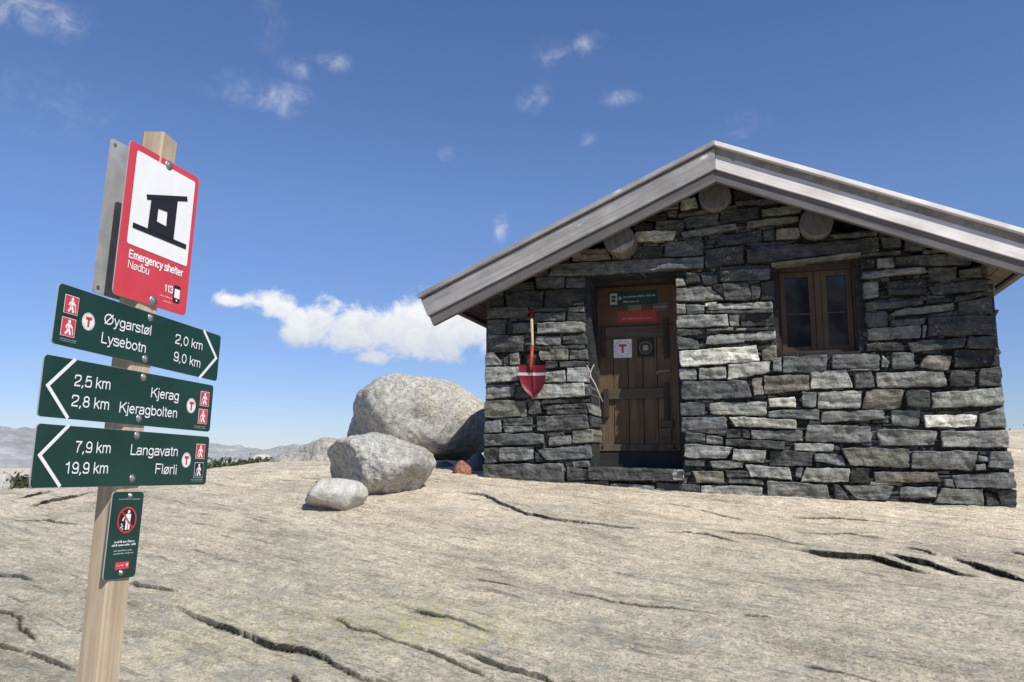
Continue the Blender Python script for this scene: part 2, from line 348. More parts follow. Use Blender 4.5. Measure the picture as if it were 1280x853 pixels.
# ------------------------------------------------------------------ terrain
HUT_O = np.array([-.267, 7.824, 0.]); HYAW = R(17)
UU = np.array([math.cos(HYAW), -math.sin(HYAW), 0]); NN = np.array([-math.sin(HYAW), -math.cos(HYAW), 0])
capx = [-60, -9, -6, -5.1, -4.4, -3.66, -2.95, -2.3, -.3, 4.0, 5.4, 6.2, 9, 60]
capz = [-1.2, -.36, -.34, -.31, -.25, -.12, -.05, -.02, -.03, -.02, .12, .42, .5, .3]
def base_ground(x, y):
    p = -1.47 + .165 * y
    p = np.where(y < 2.0, -1.14 + .12 * (y - 2), p); p = np.where(y < -6, -2.1 + .06 * (y + 6), p)
    cap = np.interp(x, capx, capz)
    k = .10; h = np.clip(.5 + .5 * (cap - p) / k / 2, 0, 1); z = p * h + cap * (1 - h) - k * 2 * h * (1 - h)
    far = np.clip(y - np.interp(x, [-8, -2, 5, 9], [10.5, 11.5, 13, 15]), 0, None)
    z = z - np.minimum(far * .11, 1.7 + far * .006) - .0000006 * far ** 2
    side = np.clip(np.abs(x) - 16, 0, None); z = z - np.minimum(side * .05, 3)
    return z
def gz(x, y):
    x = np.asarray(x, float); y = np.asarray(y, float)
    z = base_ground(x, y); r_ = np.hypot(x, y)
    near = np.exp(-(np.hypot(x, y - 6) / 22) ** 2)
    a = x * math.cos(STRIKE) + y * math.sin(STRIKE); b = -x * math.sin(STRIKE) + y * math.cos(STRIKE)
    und = fbm(x * .33 + 3, y * .33, o=3) * .045 + fbm(a * .45, b * 2.3, 4., o=4) * .016
    q = gnoise(a * .35 + 9, b * 1.3 + gnoise(a * .7, b * .7) * .5)
    und = und + .012 * np.tanh(q * 9)
    hut = np.exp(-np.clip(((x - 1.9) / 3.0) ** 2 + ((y - 7.3) / 1.3) ** 2, 0, 30))
    z = z + und * (1 - .75 * hut)
    z = z + (fbm(a * 2.6, b * 9, 6., o=4, r=.6) * .0075 + fbm(x * 13, y * 13, 1., o=3, r=.6) * .0035) * (r_ < 16)
    r = np.hypot(x, y); far = np.clip((r - 14) / 40, 0, 1)
    z = z + far * fbm(x * .035, y * .035, 2.) * 1.1 + np.clip((r - 120) / 500, 0, 1) * fbm(x * .006, y * .006, 7.) * 4
    return z
def on_ground(px, py):
    d = ray(px, py); t = np.linspace(2.2, 16, 4000); P = d[None] * t[:, None]
    g_ = base_ground(P[:, 0], P[:, 1]) ; i = np.argmax(P[:, 2] < g_)
    return P[i]
cracks = [  # (pixel polyline, width in metres, depth)
 ([(555, 617), (575, 618), (605, 621), (622, 628), (640, 635), (660, 643), (700, 650), (740, 655), (790, 660), (828, 664)], .040, .10),
 ([(830, 663), (862, 664), (880, 665), (905, 671), (925, 676)], .018, .04),
 ([(985, 680), (1003, 683), (1030, 688), (1060, 691), (1090, 693), (1115, 700), (1140, 706), (1162, 711), (1190, 714)], .068, .10),
 ([(1100, 688), (1117, 691), (1140, 697), (1165, 702), (1200, 712), (1222, 716), (1240, 719)], .052, .10),
 ([(1188, 694), (1215, 702), (1245, 711), (1282, 722), (1310, 730)], .052, .10),
 ([(1130, 683), (1150, 686), (1172, 693)], .026, .05), ([(990, 663), (1050, 666), (1110, 672)], .014, .03), ([(985, 645), (1060, 648), (1120, 655)], .012, .03),
 ([(162, 729), (174, 734), (198, 736), (222, 739)], .030, .08),
 ([(190, 753), (205, 758), (222, 757), (252, 769), (272, 776), (288, 780), (308, 786), (328, 794), (344, 800), (377, 804), (410, 816), (425, 826), (438, 835), (458, 842), (503, 852), (530, 862)], .042, .10),
 
 ([(403, 765), (424, 772), (441, 782), (470, 786), (503, 798), (537, 807), (565, 817), (596, 829), (620, 845)], .020, .05),
 
 ([(568, 804), (590, 811), (606, 816), (634, 826), (654, 831), (682, 840), (694, 850), (712, 862)], .036, .10),
 
 ([(-20, 716), (0, 719), (20, 722), (44, 729)], .022, .06), ([(-12, 766), (0, 770), (23, 778), (28, 789), (43, 797), (50, 805)], .018, .06),
 ([(26, 816), (59, 825), (75, 829), (97, 836)], .036, .08), ([(-6, 806), (12, 812), (30, 818)], .014, .04),
 ([(362, 836), (378, 851), (392, 863)], .030, .08),
 ([(148, 850), (170, 853), (190, 853)], .03, .06), ([(510, 758), (560, 765), (600, 778), (622, 784)], .012, .03), 
 ([(700, 733), (760, 745), (830, 756), (905, 768)], .010, .022), ([(590, 722), (640, 729)], .010, .025), ([(925, 770), (965, 773)], .012, .03), ([(1000, 825), (1070, 840), (1120, 855)], .012, .03),
 ([(35, 633), (62, 624), (90, 620), (122, 614)], .05, .10), ([(20, 626), (48, 616), (75, 613)], .05, .08), ([(0, 652), (60, 648), (100, 656)], .015, .04),
 ([(870, 634), (900, 641), (930, 648)], .012, .03), ([(900, 607 + 55), (960, 668), (1010, 679)], .012, .03), ([(1260, 690), (1310, 702)], .02, .04)]
def build_ground():
    def axis(lo, hi, step, far_lo, far_hi, g):
        a = list(np.arange(lo, hi, step)); s = step; x = a[-1]
        while x < far_hi: s *= g; x += s; a.append(x)
        s = step; x = a[0]; b = []
        while x > far_lo: s *= g; x -= s; b.append(x)
        return np.array(b[::-1] + a)
    xs = axis(-4.6, 5.4, .0130, -6000, 6000, 1.10); ys = axis(3.0, 8.6, .0115, -3000, 7000, 1.09)
    X, Y = np.meshgrid(xs, ys); Z = gz(X, Y)
    crack_shade = np.zeros_like(Z); band = np.zeros_like(Z); SX = np.zeros_like(Z); SY = np.zeros_like(Z)
    fine = (np.abs(X) < 7) & (Y > 2) & (Y < 13)
    jx = fbm(X * 4.5, Y * 4.5, 1.3, o=4, r=.5) * .014; jy = fbm(X * 4.5, Y * 4.5, 8.3, o=4, r=.5) * .014
    for pts, w, dep in cracks:
        P = np.array([on_ground(*p)[:2] for p in pts])
        lo = P.min(0) - .3; hi = P.max(0) + .3
        ix = np.where((xs > lo[0]) & (xs < hi[0]))[0]; iy = np.where((ys > lo[1]) & (ys < hi[1]))[0]
        if len(ix) == 0 or len(iy) == 0: continue
        sl = np.ix_(iy, ix); x = X[sl] + jx[sl]; y = Y[sl] + jy[sl]
        seg = np.linalg.norm(np.diff(P, axis=0), axis=1); cum = np.concatenate([[0], np.cumsum(seg)]); tot = cum[-1]
        best = np.full(x.shape, 9.); arc = np.zeros(x.shape); sgn = np.zeros(x.shape); vx = np.zeros(x.shape); vy = np.zeros(x.shape); bx = np.zeros(x.shape); by = np.zeros(x.shape)
        for i in range(len(P) - 1):
            d = P[i + 1] - P[i]; L2 = d @ d; t = np.clip(((x - P[i, 0]) * d[0] + (y - P[i, 1]) * d[1]) / L2, 0, 1)
            qx = x - P[i, 0] - d[0] * t; qy = y - P[i, 1] - d[1] * t; r = np.hypot(qx, qy); m = r < best
            bx = np.where(m, qx / (r + 1e-9), bx); by = np.where(m, qy / (r + 1e-9), by)
            best = np.where(m, r, best); arc = np.where(m, cum[i] + t * seg[i], arc); sgn = np.where(m, np.sign(d[0] * qy - d[1] * qx), sgn)
            nl = np.array([-d[1], d[0]]) / math.sqrt(L2); vx = np.where(m, nl[0], vx); vy = np.where(m, nl[1], vy)
        s = arc / tot
        prof = np.clip(np.minimum(s, 1 - s) * 3.2, 0, 1) ** .8 * np.clip(.80 + .42 * gnoise(arc * 2.6 + w * 900, arc * 0 + dep * 70), .22, 1.3)
        ww = np.maximum(w * .66 * prof * .5, .0068)
        e = best / ww
        cut = 1 / (1 + np.clip(e / 1.05, 0, 6) ** 10)
        wide = ww > .011; snap = (np.abs(best - ww) < .0066) & wide
        SX[sl] += np.where(snap, bx * (ww - best), 0); SY[sl] += np.where(snap, by * (ww - best), 0)
        mid = (best < .0070) & ~wide & (prof > .05)
        SX[sl] -= np.where(mid, bx * best, 0); SY[sl] -= np.where(mid, by * best, 0)
        cut = np.where(wide, np.where(snap | (best > ww), 0, 1), np.where(mid, 1, 0))
        Z[sl] -= dep * .60 * np.clip(prof, .25, 1.2) * cut
        ledge = w * .42 * prof * np.exp(-(best / (.22 + 2 * w)))
        Z[sl] += np.where(sgn > 0, ledge, -ledge * .35) * np.where(e < .8, 0, 1)
        # upper side hangs over the slit
        push = np.where((sgn > 0) & ((e > .8) | snap) & (cut < .5), ww * 1.7 * np.exp(-np.clip(best - ww, 0, 9) / (.07 + w)), 0) * np.clip(prof * 1.5, 0, 1)
        SX[sl] -= vx * push; SY[sl] -= vy * push
        band[sl] = np.maximum(band[sl], np.exp(-(best / np.where(sgn > 0, .16, .06)) ** 2) * np.clip(np.minimum(s, 1 - s) * 6, 0, 1) * min(1, w * 28))
        crack_shade[sl] = np.maximum(crack_shade[sl], np.where(wide, np.clip(3.0 - e * 1.35, 0, 1), np.where(mid, 1, np.where(best < .016, .5, 0))) * np.clip(prof * 2.2, 0, 1))
    X = X + SX; Y = Y + SY
    # lichen and warmth
    cov = np.zeros(Z.shape + (4,), 'f'); cov[..., 3] = 1
    cov[..., 0] = np.clip(.5 + (Y - 5.2) * .28 + X * .10 + fbm(X * .5, Y * .5, 3.) * .5 + fbm(X * 1.7, Y * 1.7, 5.) * .22 - band * .55, 0, 1)
    lich = np.zeros_like(Z)
    for px, py, r, a in ((515, 783, .13, 1.), (548, 775, .12, .9), (610, 790, .11, 1.), (495, 745, .05, .7), (560, 770, .25, .5), (380, 757, .04, .9), (300, 715, .03, .7), (340, 790, .5, .25), (420, 770, .3, .3)):
        P = on_ground(px, py); lich = np.maximum(lich, a * np.exp(-(((X - P[0]) / (r * 1.5)) ** 2 + ((Y - P[1]) / r) ** 2)))
    cov[..., 1] = lich; cov[..., 2] = crack_shade
    ny, nx = X.shape; idx = np.arange(nx * ny).reshape(ny, nx)
    quads = np.stack([idx[:-1, :-1], idx[:-1, 1:], idx[1:, 1:], idx[1:, :-1]], -1).reshape(-1, 4)
    me = bpy.data.meshes.new('ground'); me.vertices.add(nx * ny); me.vertices.foreach_set('co', np.stack([X, Y, Z], -1).astype('f').ravel())
    me.loops.add(quads.size); me.loops.foreach_set('vertex_index', quads.ravel().astype('i')); me.polygons.add(len(quads))
    me.polygons.foreach_set('loop_start', np.arange(0, quads.size, 4, dtype='i')); me.polygons.foreach_set('loop_total', np.full(len(quads), 4, 'i'))
    me.update(calc_edges=True); me.validate()
    me.polygons.foreach_set('use_smooth', np.ones(len(quads), bool))
    me.set_sharp_from_angle(angle=R(48))
    a = me.attributes.new('cover', 'FLOAT_COLOR', 'POINT'); a.data.foreach_set('color', cov.ravel())
    me.materials.append(m_ground)
    o = bpy.data.objects.new('ground', me); C.objects.link(o); tag(o, kind='structure')
    return o
ground = build_ground()

n = NT('far_rock'); v = n.map()
f = n.noise(v, .018, 8, .68); f2 = n.noise(n.map(scale=(1, 1, 3)), .05, 6, .7)
c = n.mix(n.ramp(f, [(.40, 0.), (.6, 1.)]), (.30, .30, .30), (.42, .42, .42)); c = n.mix(n.ramp(f2, [(.40, .5), (.56, 0.)]), c, (.17, .18, .165))  # greys lightened to put distance haze into the rock colour
m_hill = n.done(c, .95, n.bump(f2, .8, 6.0))
def hills(name, az0, az1, dist, profile, depth, seed):
    """a ridge round the camera between two azimuths (degrees); profile gives crest height in degrees"""
    na, nd = 260, 36; az = np.radians(np.linspace(az0, az1, na)); t = np.linspace(0, 1, nd)
    A, T = np.meshgrid(az, t); Rr = dist + T * depth
    crest = np.interp(np.degrees(A), [p[0] for p in profile], [p[1] for p in profile])
    X = np.sin(A) * Rr; Y = np.cos(A) * Rr; top = np.tan(np.radians(crest)) * (dist + depth * .5)
    n_ = fbm(X / depth * 3 + seed, Y / depth * 3, seed, o=5, r=.55)
    sh = np.sin(np.clip(T, 0, 1) * math.pi) ** .8
    Z = -12 + (top + 12) * sh * (1 + .22 * n_) + depth * .012 * fbm(X / depth * 14, Y / depth * 14, seed, o=4) * sh
    idx = np.arange(na * nd).reshape(nd, na); q = np.stack([idx[:-1, :-1], idx[:-1, 1:], idx[1:, 1:], idx[1:, :-1]], -1).reshape(-1, 4)
    me = bpy.data.meshes.new(name); me.from_pydata(np.stack([X, Y, Z], -1).reshape(-1, 3).tolist(), [], q.tolist()); me.materials.append(m_hill)
    o = bpy.data.objects.new(name, me); C.objects.link(o); tag(o, kind='structure'); return o
hills('hills', -58, -20, 900, [(-58, 2.6), (-40, 2.3), (-34, 2.1), (-31.5, 2.0), (-30, 1.6), (-27, 1.0), (-24, .3), (-20, .0)], 500, 3.)
hills('hills', -30, 4, 2300, [(-30, .5), (-24, .9), (-21.5, 1.05), (-19.5, .95), (-17, .75), (-14, .9), (-9, .6), (4, .2)], 900, 9.)
hills('hills', 24, 60, 1500, [(24, .4), (31, .9), (36, 1.3), (60, 1.6)], 700, 5.)
hills('hills', 120, 250, 420, [(120, 3), (150, 6.5), (172, 8.5), (185, 9.5), (198, 10.8), (215, 10), (232, 6), (250, 3)], 260, 12.)

# ------------------------------------------------------------------ boulders
def boulder(name, label, cen, rad, planes, mat, seed, p=7, rough=.05, rot=0, cat='boulder', sub=6, group=None, facets=10):
    bm = bmesh.new(); bmesh.ops.create_icosphere(bm, subdivisions=sub, radius=1)
    D = np.array([v.co[:] for v in bm.verts]); D /= np.linalg.norm(D, axis=1)[:, None]
    rad = np.array(rad); inv = np.linalg.norm(D / rad, axis=1) ** p
    for nx, ny, nz, d in planes:
        nn = np.array([nx, ny, nz], float); nn /= np.linalg.norm(nn); inv = inv + (np.maximum(D @ nn, 0) / d) ** p
    rs = np.random.default_rng(int(seed * 10)); rel = np.linalg.norm(D / rad, axis=1)
    for _ in range(facets):          # broken flat faces all round
        f = rs.normal(size=3); f /= np.linalg.norm(f); d = np.linalg.norm(f * rad) * rs.uniform(.80, .97); inv = inv + (np.maximum(D @ f, 0) / d) ** p
    P = D * (inv ** (-1 / p))[:, None]; s = rad.mean()
    nz_ = fbm(P[:, 0] / s * 1.3 + seed, P[:, 1] / s * 1.3, P[:, 2] / s * 1.3 + seed, o=3) * rough * s + fbm(P[:, 0] / s * 5 + seed, P[:, 1] / s * 5, P[:, 2] / s * 5, o=5, r=.65) * rough * s * .34
    P = P + D * nz_[:, None]
    for v, q in zip(bm.verts, P): v.co = q
    me = bpy.data.meshes.new(name); bm.to_mesh(me); bm.free(); me.materials.append(mat)
    me.polygons.foreach_set('use_smooth', np.ones(len(me.polygons), bool))
    o = bpy.data.objects.new(name, me); C.objects.link(o); o.location = cen; o.rotation_euler = (0, 0, rot)
    tag(o, label, cat, group); return o
def at(px, py, Y):
    d = ray(px, py); return d * (Y / d[1])
m_gran = granite('pale_granite', (.56, .545, .495), (.36, .35, .315), (.09, .085, .078), 44, (1.04, .99, .90), (.24, .24, .20))
m_gran2 = granite('coarse_granite', (.58, .56, .51), (.36, .345, .31), (.085, .08, .07), 52, None, (.24, .24, .20), 1.0)
m_gran3 = granite('smooth_granite', (.60, .575, .52), (.46, .44, .395), (.14, .13, .12), 110, None, None, .5)
m_gran4 = granite('weathered_granite', (.52, .49, .43), (.36, .34, .30), (.10, .09, .08), 30, None, (.22, .21, .18), 1.2)
m_rust = granite('rusty_stone', (.42, .20, .13), (.28, .12, .08), (.09, .045, .035), 90, None, None, .9)
m_dark = granite('grey_stone', (.20, .21, .22), (.13, .135, .14), (.05, .05, .05), 90, None, None, .9)
b = at(524, 532, 11.6)
boulder('boulder', 'largest rounded granite boulder, behind the hut\'s left corner', b, (1.22, 1.0, .86),
        [(.10, 0, 1, .70), (-.5, 0, .86, .86), (-1, -.25, .18, .99), (.62, 0, .80, .86), (.35, -.2, -1, .60), (-.3, 0, -1, .64), (-.80, -.50, -.35, .80), (.1, -1, .25, .82), (1, .1, .1, 1.14), (-.9, -.4, -.5, .93)], m_gran, 3.1, 16, .06)
b = at(467, 583, 7.2)
boulder('boulder', 'mid-sized rough granite boulder between the large boulder and a small pale stone', b, (.66, .48, .38),
        [(.30, -.1, 1, .262), (-.22, 0, 1, .292), (-.76, -.56, -.34, .235), (-1, .25, .25, .51), (1, -.15, .1, .52), (.50, -.55, -.75, .285), (-.10, -.45, -1, .255), (.1, -1, -.10, .34), (.3, -.8, .6, .32), (.75, -.1, .7, .42)], m_gran2, 8.4, 14, .085, facets=8)
b = at(420, 619, 6.5)
boulder('stone', 'small smooth pale stone in front of the mid-sized boulder', b, (.28, .22, .18),
        [(.02, .1, 1, .122), (-.75, -.1, .6, .175), (1, -.2, .25, .205), (.75, -.25, -.6, .170), (-.30, -.5, -1, .125), (.1, -.8, .75, .15), (.05, -1, -.2, .17), (-1, -.5, -.2, .225), (.6, 0, .8, .19)], m_gran3, 5.7, 24, .05, cat='stone', sub=5, facets=6)
b = at(392, 572, 10.6)
boulder('rock_outcrop', 'long low rock outcrop behind the boulders, near the horizon', b - np.array([0, 0, .10]), (.85, .8, .50),
        [(-.45, -.1, 1, .28), (.2, 0, 1, .38), (-.2, -1, .35, .52), (-.6, -.5, -.4, .50)], m_gran4, 11.7, 9, .10, cat='rock')
b = at(577, 589, 7.98)
boulder('stone', 'small rust-red stone at the foot of the hut\'s left corner', b, (.105, .085, .125),
        [(.5, -.3, .7, .082), (-.8, -.2, .5, .07), (.2, -1, 0, .06), (-.5, -.6, -.3, .075)], m_rust, 2.2, 9, .10, cat='stone', sub=4)
b = at(556, 588, 8.75)
boulder('stone', 'dark grey stone lying under the largest boulder\'s overhang', b, (.13, .12, .115), [(.6, -.3, .7, .09), (-.6, -.3, .7, .09)], m_dark, 6.2, 8, .10, cat='stone', sub=4)
b = at(597, 584, 8.3)
boulder('stone', 'dark wedge of stone leaning by the hut\'s left wall', b, (.12, .12, .17), [(-.7, -.4, .5, .10), (.5, -.6, .3, .11)], m_dark, 7.9, 8, .10, cat='stone', sub=4)
b = at(-3, 612, 8.6)
boulder('boulder', 'pale boulder at the far left edge beside a small bush', b, (.13, .25, .22), [(.3, 0, 1, .17), (1, -.3, .2, .11)], m_gran3, 4.4, 7, .08, sub=4)
b = at(322, 577, 30)
boulder('boulder', 'tiny distant pale rock beyond the scrub', b + np.array([0, 0, -.05]), (.75, .6, .34), [(-.5, 0, 1, .25)], m_gran3, 14.4, 7, .08, sub=4)

# ------------------------------------------------------------------ hut
hut = empty('stone_hut', Matrix.Translation(HUT_O) @ Matrix.Rotation(-HYAW, 4, 'Z'))
tag(hut, 'small dark dry-stone mountain hut with weathered grey gable boards and wooden door', 'hut')
def uz(px, py, off=0.0):
    d = ray(px, py); P0 = HUT_O + NN * off; X = d * ((P0 @ NN) / (d @ NN)) - HUT_O
    return float(X @ UU), float(X[2])
WID, DEP, RID, TAN = 4.46, 3.3, 2.262, .432
OV = .36
def ztop(u): return 2.79 - TAN * abs(u - RID)      # top line of the gable boards
TONES = {'k': (.037, .038, .036), 'd': (.078, .081, .078), 's': (.120, .127, .125), 'g': (.176, .180, .170), 'o': (.176, .171, .138), 'b': (.190, .175, .148),  # dark classes deepened to put roof shade into upper stones; lower stones share them
         'l': (.295, .297, .272), 'w': (.45, .44, .385), 'W': (.61, .60, .53), 'n': (.054, .057, .057)}
def stone(mb, q, tone, frame=None, prot=None, depth=.14, jit=1.0, fine=1.0):
    """one hewn stone: q = four (u,z) corners TL TR BR BL; frame maps (u, y, z) into the hut"""
    q = np.array(q, float); w = np.linalg.norm(q[1] - q[0] + q[2] - q[3]) / 2; h = np.linalg.norm(q[0] - q[3] + q[1] - q[2]) / 2
    if w < .012 or h < .012: return
    def ax(L):
        e = min(.006, L * .12); e2 = min(.016, L * .28); n = max(2, int(L / (.017 / fine)))
        return np.array([0, e / L, e2 / L] + list(np.linspace(e2 / L, 1 - e2 / L, n + 1)[1:-1]) + [1 - e2 / L, 1 - e / L, 1])
    S, T = np.meshgrid(ax(w), ax(h)); nr, ncol = S.shape
    a, b_ = S * 2 - 1, T * 2 - 1
    cr = random.uniform(.008, .055) * jit; a2 = a * (1 - cr * np.abs(b_) ** 5 * min(1, h / w)); b2 = b_ * (1 - cr * np.abs(a) ** 7 * 1.4)
    s, t = (a2 + 1) / 2, (b2 + 1) / 2
    Px = (q[3, 0] * (1 - s) + q[2, 0] * s) * (1 - t) + (q[0, 0] * (1 - s) + q[1, 0] * s) * t
    Pz = (q[3, 1] * (1 - s) + q[2, 1] * s) * (1 - t) + (q[0, 1] * (1 - s) + q[1, 1] * s) * t
    sd_ = random.uniform(0, 90)
    Px = Px + fbm(Px * 11 + sd_, Pz * 11, o=4, r=.65) * .0092 * jit; Pz = Pz + fbm(Px * 9, Pz * 13 + sd_, 5.5, o=4, r=.65) * .0075 * jit
    ed = np.minimum(np.minimum(S, 1 - S) * w, np.minimum(T, 1 - T) * h); rr = min(.0085, h * .22)
    k = np.clip(1 - ed / rr, 0, 1); drop = rr * (1 - np.sqrt(np.maximum(1 - k * k, 0)))
    prot = random.uniform(0, .034) if prot is None else prot
    tx, tz = random.uniform(-.07, .07), random.uniform(-.16, .16)
    lay = fbm(Px * 2.4 + sd_, Pz * 24, sd_, o=3); step = np.tanh(gnoise(Px * 3 + sd_, Pz * 15, 2.) * 9) + .8 * np.tanh(gnoise(Px * 9 + sd_, Pz * 12 + Px * 4, 7.) * 8)
    rel = lay * .006 + step * .0048 + fbm(Px * 14 + sd_, Pz * 14, sd_, o=4, r=.62) * .0068
    off = prot + tx * (S - .5) * min(w, .5) + tz * (T - .5) * h + rel * min(1, h / .06) - drop
    V = np.stack([Px, -off, Pz], -1).reshape(-1, 3)
    idx = np.arange(nr * ncol).reshape(nr, ncol)
    fc = [(int(idx[j, i]), int(idx[j, i + 1]), int(idx[j + 1, i + 1]), int(idx[j + 1, i])) for j in range(nr - 1) for i in range(ncol - 1)]
    ring = list(idx[0, :]) + list(idx[1:, -1]) + list(idx[-1, -2::-1]) + list(idx[-2:0:-1, 0])
    cx, cz = Px.mean(), Pz.mean(); back = V[ring].copy(); back[:, 1] = depth
    back[:, 0] = cx + (back[:, 0] - cx) * .985; back[:, 2] = cz + (back[:, 2] - cz) * .97
    nv = len(V); m = len(ring); V = np.concatenate([V, back])
    fc += [(int(ring[i]), nv + i, nv + (i + 1) % m, int(ring[(i + 1) % m])) for i in range(m)]
    if frame is not None: V = frame(V)
    cvar = random.uniform(.86, 1.14); c = TONES[tone]; h2 = random.uniform(-.025, .025)
    col = (c[0] * cvar * (1 + h2), c[1] * cvar, c[2] * cvar * (1 - h2), 1)
    mb.add(V.tolist(), fc, 0, False, col)

